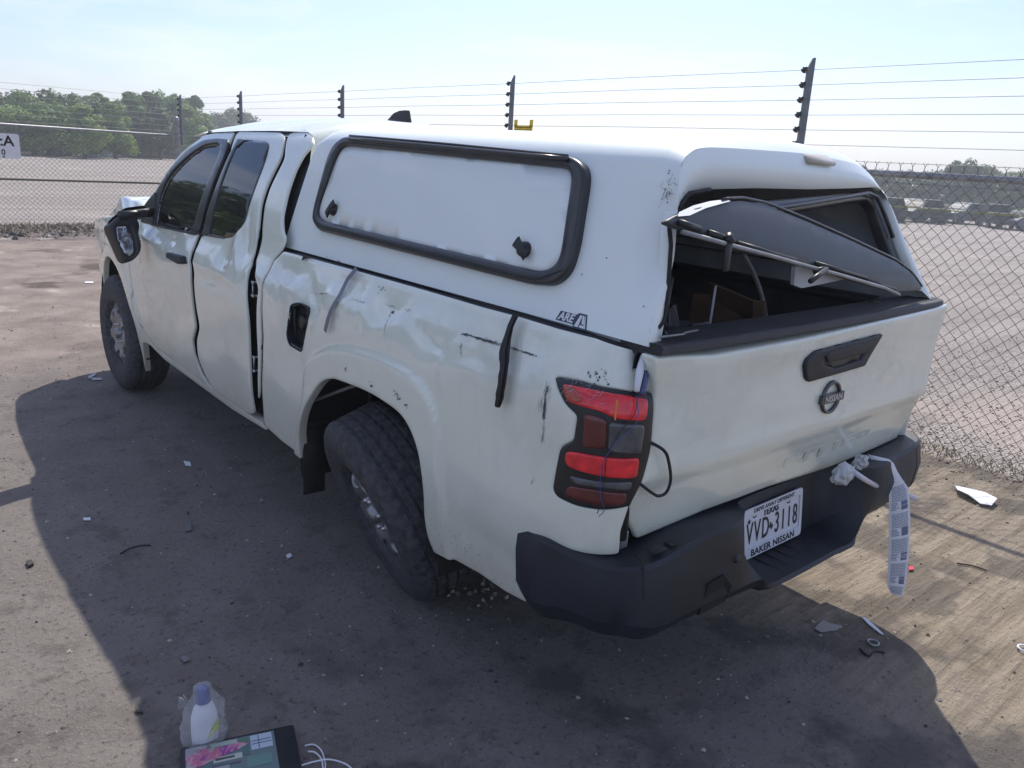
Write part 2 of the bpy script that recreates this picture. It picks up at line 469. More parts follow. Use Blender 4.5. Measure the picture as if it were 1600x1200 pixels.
def strip(mb, pts2, w, fn, sg, off, mi=0):
    """thin mark lying on a surface: pts2 in surface coordinates, w width (or list)"""
    n = len(pts2); v = []; f = []
    for i, (a, b) in enumerate(pts2):
        p, nn = normal_at(fn, a, b, sg)
        a0, b0 = pts2[max(0, i - 1)]; a1, b1 = pts2[min(n - 1, i + 1)]
        t = Vector(fn(a1, b1)) - Vector(fn(a0, b0)); s_ = nn.cross(t).normalized() * ((w[i] if isinstance(w, (list, tuple)) else w) / 2)
        v += [p + nn * off - s_, p + nn * off + s_]
    for i in range(n - 1): f.append((2 * i, 2 * i + 2, 2 * i + 3, 2 * i + 1))
    mb.add(v, f, mi)

FONT = None
def text_obj(name, body, mat, parent, place, size=.05, extrude=.001, shear=0.0, sx=1.0, bold=0.0, align='CENTER', space=1.0):
    """flat lettering; place(x, y, z) maps text space to the world"""
    cu = bpy.data.curves.new(name, 'FONT'); cu.body = body; cu.size = size; cu.extrude = extrude; cu.shear = shear
    cu.offset = bold; cu.space_character = space; cu.align_x = align; cu.align_y = 'CENTER'; cu.resolution_u = 3
    ob = bpy.data.objects.new(name + '_curve', cu); COL.objects.link(ob)
    bpy.context.view_layer.update()
    me = bpy.data.meshes.new_from_object(ob.evaluated_get(bpy.context.evaluated_depsgraph_get()))
    bpy.data.objects.remove(ob); bpy.data.curves.remove(cu)
    for v in me.vertices: v.co = Vector(place(v.co.x * sx, v.co.y, v.co.z))
    me.materials.clear(); me.materials.append(mat); me.name = name
    o = bpy.data.objects.new(name, me); COL.objects.link(o)
    if parent is not None: o.parent = parent
    return o

# ---------------------------------------------------------------- the pickup truck
truck = thing('pickup_truck', 'white extended cab pickup truck with scraped side, white bed shell and broken rear wheel', 'pickup truck', (0, 0, 0))

FLARE = rnd([(.60, .40)] + [(0.432,0.693), (0.399,0.829), (0.343,0.888), (0.186,0.958), (0.031,0.991), (-0.148,1.004), (-0.322,1.001), (-0.409,0.979), (-0.473,0.940), (-0.514,0.878), (-0.526,0.800), (-0.523,0.703)] + [(-.56, .30), (.60, .30)], .05)
ARCH_R = cr([(0.516,0.395), (0.490,0.512), (0.422,0.633), (0.345,0.720), (0.255,0.798), (0.161,0.839), (0.060,0.851), (-0.100,0.859), (-0.210,0.853), (-0.303,0.839), (-0.361,0.802), (-0.399,0.748), (-0.417,0.687), (-0.424,0.608), (-0.417,0.521), (-0.424,0.445), (-0.453,0.394)], 3)
DENTS = [  # s, z, ds, dz, depth
    (.36, 1.10, .10, .05, -.012), (.10, 1.12, .16, .04, .007), (-.15, 1.14, .07, .05, -.012), (-.40, 1.09, .10, .05, -.009), (.62, 1.16, .10, .04, -.010),
    (-.62, 1.10, .20, .03, -.009), (.62, .95, .06, .12, .006), (-.85, 1.17, .10, .04, -.006), (1.25, 1.13, .07, .06, -.014),
    (1.18, 1.22, .04, .07, .010), (1.38, 1.02, .22, .025, -.007), (1.05, .95, .10, .08, .007), (2.05, 1.14, .16, .03, -.016), (2.35, 1.10, .10, .05, .010),
    (1.95, .75, .25, .12, -.010), (2.55, .95, .10, .10, -.008), (3.0, .98, .12, .06, .012), (3.5, .95, .12, .06, -.014), (1.45, .70, .2, .15, -.006),
    (-.75, .75, .22, .15, .006), (-.95, .55, .12, .10, -.005), (-.70, .55, .2, .06, -.006)]

CREASES = [  # s0, z0, s1, z1, width, depth
    (.42, 1.16, .28, 1.06, .010, -.007), (.28, 1.06, .33, 1.00, .009, .006), (.24, 1.15, .10, 1.13, .012, .006), (.05, 1.17, -.02, 1.05, .010, -.007), (-.02, 1.05, -.16, 1.09, .012, .006),
    (-.36, 1.13, -.50, 1.08, .010, -.006), (-.48, 1.08, -.52, .98, .010, .005), (.55, 1.05, .48, .96, .012, .005), (.70, 1.18, .62, 1.08, .010, -.006), (1.18, 1.20, 1.05, 1.10, .010, .008),
    (1.30, 1.09, 1.02, 1.03, .009, .006), (1.12, 1.34, 1.05, 1.18, .012, -.008), (1.0, 1.28, .93, 1.12, .010, .008), (.95, 1.16, 1.02, 1.08, .008, -.006), (2.30, 1.17, 1.95, 1.13, .012, -.008), (2.1, 1.10, 1.8, 1.07, .010, .005),
    (2.9, 1.06, 3.3, 1.00, .014, .008), (3.2, 1.08, 3.6, 1.05, .012, -.008), (2.75, .98, 3.0, .90, .012, .006), (-.9, 1.0, -.82, .80, .012, -.003)]
def body_disp(P):
    s, z = P[:, 0], P[:, 1]; d = np.zeros(len(P))
    for (a, b, da, db, h) in DENTS: d += h * np.exp(-((s - a) / da) ** 2 - ((z - b) / db) ** 2)
    for (s0, z0, s1, z1, w_, h) in CREASES:
        dd = dist_to(P, [[(s0, z0), (s1, z1)]], closed=False); d += h * np.exp(-(dd / w_) ** 1.1)
    ins = inside(P, FLARE); dd = dist_to(P, [FLARE]); t = np.clip(dd / .016, 0, 1); t = t * t * (3 - 2 * t)
    d += np.where(ins, .015 * t, 0)
    r = np.hypot(s - 3.2, z - .40); t = np.clip((.60 - r) / .02, 0, 1); d += .013 * t * t * (3 - 2 * t) * (s > 2.6)
    # pressed line along the doors and a shoulder crease
    d += .004 * np.exp(-((z - (1.075 + .02 * (s - 1.6))) / .014) ** 2) * (s > 1.0) * (s < 2.6)
    for i in range(len(P)):
        if z[i] < 1.3:
            v = Vector((s[i] * 2.6, z[i] * 4.5, 3.1)); w = noise.noise(v) * .0045
            k = max(0.0, 1 - abs(z[i] - 1.10) / .12)
            w += k * (abs(noise.noise(Vector((s[i] * 7, z[i] * 13, 9)))) * .013 - .003) * (1 if s[i] < .9 else .5)
            d[i] += w
    return d

# --- outlines of the side panels, (length, height)
bed_out = [(0.720,1.233)] + [(.55, 1.234), (.2, 1.236), (-.3, 1.236), (-.6, 1.234)] + [(-0.749,1.236), (-0.908,1.234), (-1.053,1.236), (-1.306,1.216), (-1.282,1.120)] + [(-1.159,1.131), (-1.050,1.134), (-0.969,1.126), (-1.000,1.097), (-1.034,1.072), (-1.069,1.055), (-1.066,0.988), (-1.033,0.959), (-1.029,0.933), (-1.014,0.838), (-1.029,0.822), (-1.083,0.818), (-1.148,0.822), (-1.223,0.836), (-1.207,0.762), (-1.215,0.694), (-1.091,0.686), (-0.970,0.640), (-0.900,0.430)] + [(-0.807,0.419), (-0.685,0.420), (-0.515,0.402)] + ARCH_R[::-1] + [(0.723,0.404), (0.892,0.430), (0.856,0.601), (0.778,0.870), (0.768,1.110), (0.776,1.184)]
fdoor = [(1.681,1.702), (1.937,1.692), (2.060,1.676), (2.144,1.616), (2.304,1.493), (2.438,1.352), (2.519,1.260)] + [(2.66, 1.10), (2.70, .94), (2.70, .62), (2.60, .52)] + [(2.381,0.456), (1.558,0.431), (1.649,0.482), (1.717,0.567), (1.717,0.647), (1.637,0.734), (1.643,0.855), (1.637,1.018), (1.649,1.088), (1.670,1.198), (1.672,1.295), (1.641,1.587)]
rdoor = [(1.634,1.703), (1.156,1.704), (1.073,1.685), (1.016,1.600), (1.046,1.470), (1.045,1.393), (0.986,1.261), (0.972,1.167), (0.945,1.103), (0.918,0.912), (0.954,0.686), (0.978,0.552), (0.978,0.461), (1.054,0.436), (1.505,0.432), (1.586,0.497), (1.651,0.568), (1.636,0.664), (1.558,0.753), (1.577,0.867), (1.573,1.027), (1.591,1.096), (1.614,1.204), (1.607,1.301), (1.578,1.589)]
corner = [(1.074,1.702), (0.966,1.727), (0.834,1.695), (0.775,1.659), (0.819,1.618), (0.836,1.554), (0.830,1.462), (0.809,1.359), (0.767,1.306), (0.731,1.286), (0.738,1.241), (0.792,1.187), (0.784,1.108), (0.805,0.864), (0.886,0.592), (0.917,0.544), (0.862,0.752), (0.819,1.068), (0.934,1.164), (0.952,1.259), (1.009,1.390), (1.012,1.469), (0.981,1.591)]
fw_out = [(1.766,1.643), (1.950,1.628), (2.095,1.577), (2.240,1.493), (2.322,1.419), (2.352,1.319), (2.323,1.185), (1.752,1.199), (1.704,1.591)]
rw_out = [(1.469,1.656), (1.243,1.655), (1.176,1.640), (1.147,1.559), (1.158,1.378), (1.145,1.300), (1.213,1.242), (1.332,1.220), (1.521,1.214), (1.531,1.323), (1.540,1.529), (1.530,1.624)]
fuel = rnd([(0.501,1.051), (0.438,1.069), (0.357,1.066), (0.362,1.004), (0.419,0.884), (0.519,0.890), (0.538,0.923)], .02)

bed = panel('bed_side', rnd(bed_out, .012), M_PAINT, truck, holes=[fuel], disp=body_disp, depth=.03, res=.014)
panel('front_door', rnd(fdoor, .02), M_PAINT, truck, holes=[rnd(fw_out, .05)], disp=body_disp, depth=.006, out=.0, res=.017)
rd = panel('rear_door', rnd(rdoor, .03), M_PAINT, truck, holes=[rnd(rw_out, .05)], disp=body_disp, depth=.006, out=.004, res=.015)
panel('cab_corner', rnd(corner, .02), M_PAINT, truck, disp=body_disp, depth=.004, res=.016)
# fender with the front arch
ang = [math.radians(a) for a in range(-14, 205, 6)]
arch_f = [(3.2 + .47 * math.cos(a), .40 + .49 * math.sin(a)) for a in ang]
fender = [(2.715, .62), (2.715, .94), (2.675, 1.10), (2.60, 1.19), (3.0, 1.175), (3.5, 1.12), (3.80, 1.07), (3.90, 1.0), (3.93, .80), (3.93, .62), (3.72, .55)] + arch_f + [(2.64, .44), (2.40, .45), (2.60, .51)]
panel('front_fender', rnd(fender, .012), M_PAINT, truck, disp=body_disp, depth=.03)
rocker = [(2.38, .452), (1.9, .445), (1.5, .438), (1.1, .425), (.93, .425), (.90, .40), (1.3, .385), (2.3, .405), (2.55, .44), (2.60, .50)]
panel('rocker_panel', rnd(rocker, .008), M_PAINT, truck, depth=.03, out=-.004)
# right flank, plainer, mirrored
def plain(P): return .012 * (np.hypot(P[:, 0] - 3.2, P[:, 1] - .4) < .58)
arch_b = [(.03 + .48 * math.cos(a), .38 + .49 * math.sin(a)) for a in ang]
bedR = [(.86, 1.24), (-1.0, 1.24), (-1.20, 1.22), (-1.20, .70), (-.95, .50), (-.50, .44)] + arch_b[::-1][2:-2] + [(.60, .42), (.88, .43)]
panel('bed_side', rnd(bedR, .015), M_PAINT, truck, depth=.03, mirror=True, res=.05)
doorR = [(1.68, 1.71), (2.10, 1.68), (2.30, 1.55), (2.56, 1.24), (2.68, 1.10), (2.70, .62), (2.40, .45), (1.55, .44), (1.64, .66), (1.63, 1.2)]
panel('front_door', rnd(doorR, .02), M_PAINT, truck, holes=[rnd(fw_out, .05)], depth=.03, mirror=True, res=.05)
rdoorR = [(1.66, 1.71), (1.18, 1.71), (.95, 1.3), (.93, .46), (1.53, .44), (1.62, .66), (1.61, 1.2)]
panel('rear_door', rnd(rdoorR, .02), M_PAINT, truck, holes=[rnd(rw_out, .05)], depth=.03, mirror=True, res=.05)
panel('front_fender', rnd(fender, .012), M_PAINT, truck, depth=.03, mirror=True, res=.05)
panel('rocker_panel', rnd(rocker, .008), M_PAINT, truck, depth=.03, out=-.004, mirror=True, res=.05)
panel('cab_corner', [(1.16, 1.71), (.92, 1.72), (.88, 1.3), (.88, .46), (.91, .46), (.93, 1.3)], M_PAINT, truck, depth=.03, mirror=True, res=.05)

def grow(P, k):
    cx_ = sum(p[0] for p in P) / len(P); cy_ = sum(p[1] for p in P) / len(P)
    return [(cx_ + (p[0] - cx_) * k, cy_ + (p[1] - cy_) * k) for p in P]
# --- black door frames, pillars and glass
for mir in (False, True):
    black1 = rnd([(1.662,1.658), (1.834,1.661), (2.012,1.647), (2.157,1.596), (2.324,1.493), (2.415,1.389), (2.463,1.286), (2.403,1.170), (1.660,1.190), (1.662,1.293), (1.630,1.584)], .04)
    panel('window_frame', black1, M_FRAME, truck, holes=[rnd(fw_out, .05)], depth=.012, out=.007, roll=.003, mirror=mir, res=.03)
    black2 = rnd([(1.423,1.660), (1.557,1.663), (1.575,1.586), (1.605,1.298), (1.608,1.199), (1.325,1.212), (1.332,1.220), (1.521,1.214), (1.531,1.323), (1.540,1.529), (1.530,1.624), (1.469,1.656)], .006)
    panel('window_frame', black2, M_FRAME, truck, depth=.012, out=.009, roll=.003, mirror=mir, res=.03)
    panel('window_glass', grow(rnd(fw_out, .05), 1.05), M_GLASS, truck, out=-.006, roll=0, depth=.003, mirror=mir, res=.03)
    panel('window_glass', grow(rnd(rw_out, .05), 1.03), M_GLASS, truck, out=.006, roll=0, depth=.003, mirror=mir, res=.03)
panel('dark_gap_backing', [(1.70, 1.70), (2.2, 1.68), (2.75, 1.1), (2.75, .45), (.80, .42), (.80, 1.24), (.95, 1.70), (1.1, 1.72)], M_DARK, truck, holes=[rnd(fw_out, .05), rnd(rw_out, .05)], out=-.05, roll=0, depth=0, res=.06)  # dark sheet behind the doors, paints the shade in their gaps
panel('dark_gap_backing', [(1.70, 1.70), (2.2, 1.68), (2.75, 1.1), (2.75, .45), (.80, .42), (.80, 1.24), (.95, 1.70), (1.1, 1.72)], M_DARK, truck, holes=[rnd(fw_out, .05), rnd(rw_out, .05)], out=-.05, roll=0, depth=0, res=.06, mirror=True)

# drooping sliver of weather seal under the front window
b = MB(); b.tube([Vector(side_pt(s, z)) + Vector((-.010, 0, 0)) for s, z in [(2.129,1.204), (1.927,1.204), (1.815,1.225), (1.687,1.215), (1.593,1.200)]], .006, 6); b.build('window_seal', M_RUBBER, truck)

# --- door handle and fuel pocket
hand = rnd([(1.909,1.078), (1.685,1.087), (1.665,1.055), (1.747,1.041), (1.903,1.049)], .012)
panel('door_handle', hand, M_PLAST, truck, out=.032, roll=.012, depth=.03, res=.012)
pocket = panel('fuel_pocket', fuel, M_DARK, truck, out=-.035, roll=0, depth=0, res=.03)
b = MB()
F0 = grow(fuel, .93); v = []; f = []
for (s, z) in F0:
    p, n = normal_at(side_pt, s, z, -1); v += [p - n * .001, p - n * .036]
for i in range(len(F0)): j = (i + 1) % len(F0); f.append((2 * i, 2 * j, 2 * j + 1, 2 * i + 1))
b.add(v, f); b.build('pocket_rim', M_PLAST, pocket)
b = MB(); q = fuel
c0 = [(0.455,0.989)][0]; P0, N0 = normal_at(side_pt, *c0, -1)
b.lathe([(.0, .004), (.022, .004), (.030, .0), (.032, -.02)], P0 - N0 * .020, N0, 20); b.build('filler_cap', M_BLACK, pocket)
b = MB()
b.tube([P0 + N0 * -.01 + Vector((0, dy, dz)) for dy, dz in ((.03, .05), (.035, .0), (.02, -.06))], .005, 6); b.build('filler_strap', M_RUBBER, pocket)
for mir in (False,):
    ring = [ (s, z) for s, z in fuel]
    cx_ = sum(s for s, z in fuel) / len(fuel); cz_ = sum(z for s, z in fuel) / len(fuel)
    panel('pocket_lip', [(cx_ + (s - cx_) * 1.10, cz_ + (z - cz_) * 1.06) for s, z in fuel], M_PLAST, truck, holes=[fuel], out=.003, roll=.002, depth=.006, res=.03)

# strikers in the sprung door gap
for qa, qb in ([(0.902,1.079), (0.894,1.023)], [(0.926,0.743), (0.943,0.677)]):
    a = Vector(side_pt(*qa)); c = Vector(side_pt(*qb))
    b = MB(); b.tube([a + Vector((.012, 0, 0)), c + Vector((.012, 0, 0))], .004, 6)
    for q in (a, c): b.tube([q + Vector((.03, -.03, 0)), q + Vector((.010, .01, 0))], .005, 6); b.box(q + Vector((.008, -.012, 0)), (.01, .02, .012), bev=.002)
    b.build('striker', M_STEEL, truck)

# --- cab: roof, screen, bonnet, front
def cab_sec(y, zt, ze, xe):
    """half crown from the left gutter to the right"""
    out = []
    for i in range(25):
        t = -1 + 2 * i / 24; x = (xe + .014) * t
        z = ze - .012 + (zt - ze + .012) * (1 - abs(t) ** 3.2); out.append((x, y, z))
    return out
rf = MB()
secs = []
for y, zt, ze, xe in ((.80, 1.60, 1.56, .68), (.805, 1.70, 1.66, .665), (.83, 1.755, 1.705, .645), (.90, 1.785, 1.722, .632), (1.2, 1.800, 1.722, .64), (1.6, 1.797, 1.716, .645), (1.9, 1.785, 1.706, .65), (2.10, 1.762, 1.698, .655), (2.20, 1.725, 1.68, .66)):
    secs.append(cab_sec(y, zt, ze, xe))
rf.loft(secs)
rf.build('roof', M_PAINT, truck)
b = MB(); b.loft([[(x * .985, y + .005, z - .02) for x, y, z in s_] for s_ in secs]); b.build('headliner', M_LINING, truck)
# cab rear wall with a dark back window
b = MB()
b.loft([[(-.835, .90, 1.2), (-.80, .83, 1.2), (0, .80, 1.2), (.80, .83, 1.2), (.835, .90, 1.2)], [(-.66, .90, 1.70), (-.63, .82, 1.66), (0, .80, 1.68), (.63, .82, 1.66), (.66, .90, 1.70)]])
b.loft([[(-.87, .92, .42), (-.82, .86, .42), (0, .84, .42), (.82, .86, .42), (.87, .92, .42)], [(-.835, .90, 1.2), (-.80, .83, 1.2), (0, .80, 1.2), (.80, .83, 1.2), (.835, .90, 1.2)]])
b.build('cab_rear_wall', M_BLACK, truck)
# windscreen
b = MB(); S_ = []
for t in [i / 8 for i in range(9)]:
    y = 2.13 + (2.88 - 2.13) * t; z = 1.70 + (1.17 - 1.70) * t; xe = .655 + .10 * t
    S_.append([(xe * u, y - .10 * abs(u) ** 2.5 * (1 - .2 * t) + (.04 * (1 - u * u)), z) for u in [-1 + i / 8 for i in range(17)]])
b.loft(S_); b.build('windscreen', M_GLASS, truck)
for sx in (-1, 1):
    b = MB(); pp = [(sx * .625, 2.06, 1.675), (sx * .705, 2.26, 1.565), (sx * .765, 2.44, 1.40), (sx * .82, 2.66, 1.21)]
    b.tube(cr(pp, 4), .022, 8); b.build('windscreen_pillar', M_PAINT, truck)
# crumpled bonnet
def hood(u, v):  # u -1..1 across, v 0 rear..1 front
    y = 2.84 + 1.10 * v - .06 * abs(u) ** 2; xe = .80 - .05 * v
    z = 1.185 - .05 * v - .10 * v ** 5 - .035 * abs(u) ** 4
    k = max(0, -u) * math.exp(-((v - .36) / .38) ** 2)
    z += .165 * k * (.85 + .25 * noise.noise(Vector((u * 3, v * 5, 1)))) + .022 * noise.noise(Vector((u * 4, v * 6, 4)))
    return (xe * u, y, z)
def hood_row(v):
    r_ = [hood(-1 + i / 20, v) for i in range(41)]
    return [(r_[0][0] + .01, r_[0][1], 1.00)] + r_ + [(r_[-1][0] - .01, r_[-1][1], 1.00)]
b = MB(); b.loft([hood_row(j / 24) for j in range(25)]); b.build('bonnet', M_PAINT, truck)
# front end
def nose(x, z): return x, 3.96 - .10 * (x / .8) ** 4 + .03 * math.sin((z - .45) * 4), z
panel('front_bumper', rnd([(-.80, .42), (.80, .42), (.81, .72), (-.81, .72)], .05), M_PLAST, truck, surf=nose, sg=-1, res=.08, depth=.1, roll=.02)
panel('grille', rnd([(-.52, .74), (.52, .74), (.60, 1.05), (-.60, 1.05)], .03), M_BLACK, truck, surf=nose, sg=-1, res=.08, depth=.06, roll=.01)
for sx in (-1, 1):
    panel('headlight', rnd([(sx * .55, .80), (sx * .80, .80), (sx * .81, 1.0), (sx * .62, 1.04)], .03), M_CLEAR, truck, surf=nose, sg=-1, res=.08, depth=.05, roll=.01)
# dark arch liner, cabin floor and chassis
b = MB()
b.box((0, 2.05, .47), (1.60, 1.5, .08)); b.box((0, 3.4, .60), (1.1, 1.0, .10)); b.box((0, 3.88, .80), (1.40, .06, .60))
for sx in (-1, 1): b.box((sx * .42, 1.2, .50), (.09, 4.6, .13)); b.box((sx * .60, 3.3, .85), (.04, 1.1, .50))
b.box((0, 2.80, .85), (1.62, .04, .70)); b.box((0, .84, .80), (1.5, .03, .60))
b.build('chassis', M_DARK, truck, smooth=False)
for sx in (-1, 1):   # seats
    b = MB(); b.box((sx * .38, 1.95, .72), (.50, .50, .18), bev=.05); b.box((sx * .38, 1.68, 1.02), (.48, .14, .60), bev=.05); b.box((sx * .38, 1.66, 1.42), (.26, .09, .18), bev=.04); b.build('seat', M_LINING, truck)
b = MB(); b.box((0, 2.70, 1.02), (1.5, .30, .24), bev=.05); b.build('dashboard', M_BLACK, truck)
b = MB(); b.lathe([(.18 + .014 * math.cos(a), .014 * math.sin(a)) for a in [k * math.pi / 4 for k in range(8)]], (-.38, 2.42, 1.06), (0, -.9, .45), 28, closed=True); b.build('steering_wheel', M_BLACK, truck)
# roof aerial
b = MB(); fin = [(1.30, 1.792), (1.275, 1.815), (1.235, 1.838), (1.18, 1.850), (1.125, 1.852), (1.118, 1.792)]
for k in range(2):
    pass
L = [(-.012 if z > 1.80 else -.022, y, z) for y, z in fin]; R_ = [(.012 if z > 1.80 else .022, y, z) for y, z in fin]
b.loft([L, R_], closed=True, caps=True); b.build('roof_aerial', M_BLACK, truck, smooth=False)

# --- hanging door mirror
hs = rnd([(-1.116,2.250,1.186), (-1.089,2.250,1.210), (-1.019,2.250,1.260), (-0.904,2.250,1.274), (-0.903,2.250,1.226), (-0.970,2.250,1.223), (-0.956,2.250,1.185), (-0.972,2.250,1.137), (-0.962,2.250,1.089), (-0.972,2.250,1.044), (-1.004,2.250,1.010), (-1.041,2.250,0.990), (-1.066,2.250,1.005), (-1.109,2.250,1.153)], .02)
gl = rnd([(-1.081,2.250,1.186), (-1.024,2.250,1.186), (-0.999,2.250,1.120), (-0.998,2.250,1.048), (-1.023,2.250,1.017), (-1.051,2.250,1.025), (-1.069,2.250,1.050), (-1.085,2.250,1.132)], .02)
def mir_pt(a, b): return a, 2.25 + .25 * (b - 1.1) + .1 * (a + 1.1), b
mz = panel('mirror_housing', [(x, z) for x, y, z in hs], M_BLACK, truck, surf=mir_pt, sg=1, holes=[[(x, z) for x, y, z in gl]], roll=.012, depth=.09, res=.02)
b = MB(); xs_ = [x for x, y, z in hs]; zs_ = [z for x, y, z in hs]
panel('mirror_shell', [(x, z) for x, y, z in hs], M_BLACK, mz, surf=lambda a, c: (a, 2.34 + .25 * (c - 1.1) + .1 * (a + 1.1), c), sg=-1, roll=.03, depth=.01, res=.03)
M_MIRR = simple('cracked_mirror', (.45, .45, .46), .12, .9, var=.35, vscale=22, bump=.8, bscale=16)
panel('mirror_glass', [(x, z) for x, y, z in gl], M_MIRR, mz, surf=mir_pt, sg=1, out=-.012, roll=0, depth=.004, res=.02, disp=lambda P: np.array([.006 * noise.noise(Vector((p[0] * 22, p[1] * 22, 2))) for p in P]))
b = MB(); b.tube([(-1.06, 2.28, 1.235), (-.98, 2.31, 1.240), (-.86, 2.38, 1.245)], [.024, .022, .026], 10); b.build('mirror_arm', M_BLACK, truck)
panel('mirror_base', rnd([(2.571,1.263), (2.427,1.353), (2.305,1.179), (2.538,1.171)], .015), M_BLACK, truck, out=.014, roll=.006, depth=.02)

# --- rear bed tub
b = MB()
b.box((0, -.15, .80), (1.46, 1.98, .03)); b.box((-.74, -.15, 1.0), (.03, 1.98, .42)); b.box((.74, -.15, 1.0), (.03, 1.98, .42)); b.box((0, .82, 1.0), (1.5, .03, .42))
for k in range(13): b.box((-.66 + k * .11, -.15, .82), (.05, 1.9, .012))
b.build('bed_tub', M_LINER, truck, smooth=False)
for sx in (-1, 1):
    b = MB()
    b.lathe([(.36, -.12), (.46, -.12), (.46, .14)], (sx * .62, .0, .62), (1, 0, 0), 32) if False else b.box((sx * .63, 0, .95), (.20, .9, .28), bev=.08)
    b.build('wheel_box', M_LINER, truck)
    b = MB(); b.box((sx * .765, -.08, 1.214), (.13, 1.84, .03), bev=.008); b.build('bed_rail_cap', M_PLAST, truck)
# arch liner (half drum above the rear wheel) and hanging pipe
for sx in (-1, 1):
    b = MB(); v = []
    secs = [[(sx * .885, .02 + .50 * math.cos(a), .40 + .53 * math.sin(a)), (sx * .58, .02 + .50 * math.cos(a), .40 + .53 * math.sin(a))] for a in [math.radians(q) for q in range(-10, 191, 10)]]
    b.loft(secs); b.build('arch_liner', M_DARK, truck)
    b = MB(); secs = [[(sx * .86, 3.2 + .50 * math.cos(a), .40 + .52 * math.sin(a)), (sx * .55, 3.2 + .50 * math.cos(a), .40 + .52 * math.sin(a))] for a in [math.radians(q) for q in range(-10, 191, 10)]]
    b.loft(secs); b.build('arch_liner', M_DARK, truck)
b = MB(); b.tube(cr([(-.86, .46, .66), (-.78, .33, .735), (-.74, .22, .79), (-.72, .17, .83), (-.70, .19, .86)], 4), .008, 8); b.build('brake_pipe', M_GALV, truck)
b = MB(); b.tube(cr([(-.74, .22, .86), (-.72, .24, .70), (-.70, .26, .60)], 4), .007, 6); b.build('brake_hose', M_RUBBER, truck)
b = MB(); b.box((-.83, .51, .40), (.10, .012, .34), bev=.004); b.box((-.83, .50, .55), (.12, .02, .02)); b.build('mud_flap', M_RUBBER, truck)

# --- wheels
def tyre_mesh(R=.385, W=.25, n=96):
    hw = W / 2; prof = []
    gro = (-.066, -.023, .023, .066)
    pr = [(.212, -hw + .018), (.222, -hw + .006), (.25, -hw - .002), (.30, -hw - .008), (.335, -hw - .004), (R - .025, -hw + .008), (R - .010, -hw + .022), (R - .003, -hw + .034)]
    xs = [-.088]
    mid = []
    for g in gro: mid += [(R, g - .007), (R - .009, g - .005), (R - .009, g + .005), (R, g + .007)]
    pr += [(R - .001, -.086)] + mid + [(R - .001, .086)]
    pr += [(r, -h) for r, h in pr[:8][::-1]]
    pr += [(.20, hw - .03), (.20, -hw + .03)]
    v = []; f = []; m = len(pr)
    for k in range(n * 2):
        a = math.pi * k / n
        for i, (r, h) in enumerate(pr):
            rr2 = r
            if R - .012 < r and abs(h) < hw - .018 and ((k + int(h * 60)) % 4 == 0): rr2 = r - .0065
            aa = a + .02 * math.sin(h * 40)
            v.append((rr2 * math.cos(aa), rr2 * math.sin(aa), h))
    N = n * 2
    for k in range(N):
        k2 = (k + 1) % N
        for i in range(m): j = (i + 1) % m; f.append((k * m + i, k2 * m + i, k2 * m + j, k * m + j))
    return v, f
TV, TF = tyre_mesh()
def rim_pts(a, b):
    r = math.hypot(a, b); z = curve1([(0, .030), (.05, .030), (.085, .020), (.13, .045), (.17, .038), (.195, .015), (.212, .030), (.222, .045)], r); return a, b, z
def make_wheel(c, axis, spin=0.0, lab=None):
    """tyre lies with its outer face along +axis"""
    q = Vector(axis).normalized().to_track_quat('Z', 'Y').to_matrix() @ Matrix.Rotation(spin, 3, 'Z')
    T = lambda p: q @ Vector(p) + Vector(c)
    w = link('wheel', [T(p) for p in TV], TF, M_TYRE, truck); autosmooth(w, 30)
    if lab: w['label'] = lab
    off = .066
    holes = []
    for k in range(7):
        a0 = 2 * math.pi * k / 7; d = .022
        pts = [(math.cos(a0 + da) * r_, math.sin(a0 + da) * r_) for da, r_ in ((-.20, .125), (-.26, .16), (-.20, .182), (0, .187), (.20, .182), (.26, .16), (.20, .125), (0, .118))]
        holes.append(cr(pts, 3, True))
    circ = [(.222 * math.cos(2 * math.pi * k / 64), .222 * math.sin(2 * math.pi * k / 64)) for k in range(64)]
    panel('rim', circ, M_RIM, w, surf=lambda a, b_: tuple(T((rim_pts(a, b_)[0], rim_pts(a, b_)[1], rim_pts(a, b_)[2] + off))), sg=1, holes=holes, roll=.004, depth=.02, res=.022)
    b = MB(); b.lathe([(.0, -.04), (.20, -.04), (.215, -.02), (.222, .045)], T((0, 0, off)), q @ Vector((0, 0, 1)), 40); b.build('dark_wheel_backing', M_RIMD, w)  # near-black dish paints the shade behind the rim holes
    b = MB(); b.lathe([(.0, .062), (.022, .060), (.034, .052), (.040, .030)], T((0, 0, off)), q @ Vector((0, 0, 1)), 28)
    b.build('centre_cap', M_RIM, w)
    b = MB()
    for k in range(6):
        a0 = 2 * math.pi * k / 6; b.lathe([(0, .045), (.007, .044), (.010, .036), (.010, .02)], T((.066 * math.cos(a0), .066 * math.sin(a0), off)), q @ Vector((0, 0, 1)), 8)
    b.build('wheel_nuts', M_STEEL, w)
    return w
make_wheel((-.785, 3.20, .385), (-1, 0, 0), .2)
make_wheel((.785, 3.20, .385), (1, 0, 0), .1)
make_wheel((.785, .0, .385), (1, 0, 0), .4)
NW = Vector((-0.9163, 0.1413, -0.3747)).normalized()
CW = Vector((-.856, .012, .322)) - NW * .125
make_wheel(CW, NW, .35, 'rear wheel broken off its hub, leaning and turned out')
b = MB(); b.tube([(-.55, 0, .40), (.70, 0, .385)], .045, 12); b.tube([(-.45, 0, .46), (-.5, .0, .36)], .10, 14); b.tube([(-.06, 0, .39), (.10, 0, .39)], .13, 16); b.build('rear_axle', M_DARK, truck)
b = MB(); b.tube([(-.70, 3.2, .385), (.70, 3.2, .385)], .03, 10); b.build('front_axle', M_DARK, truck)

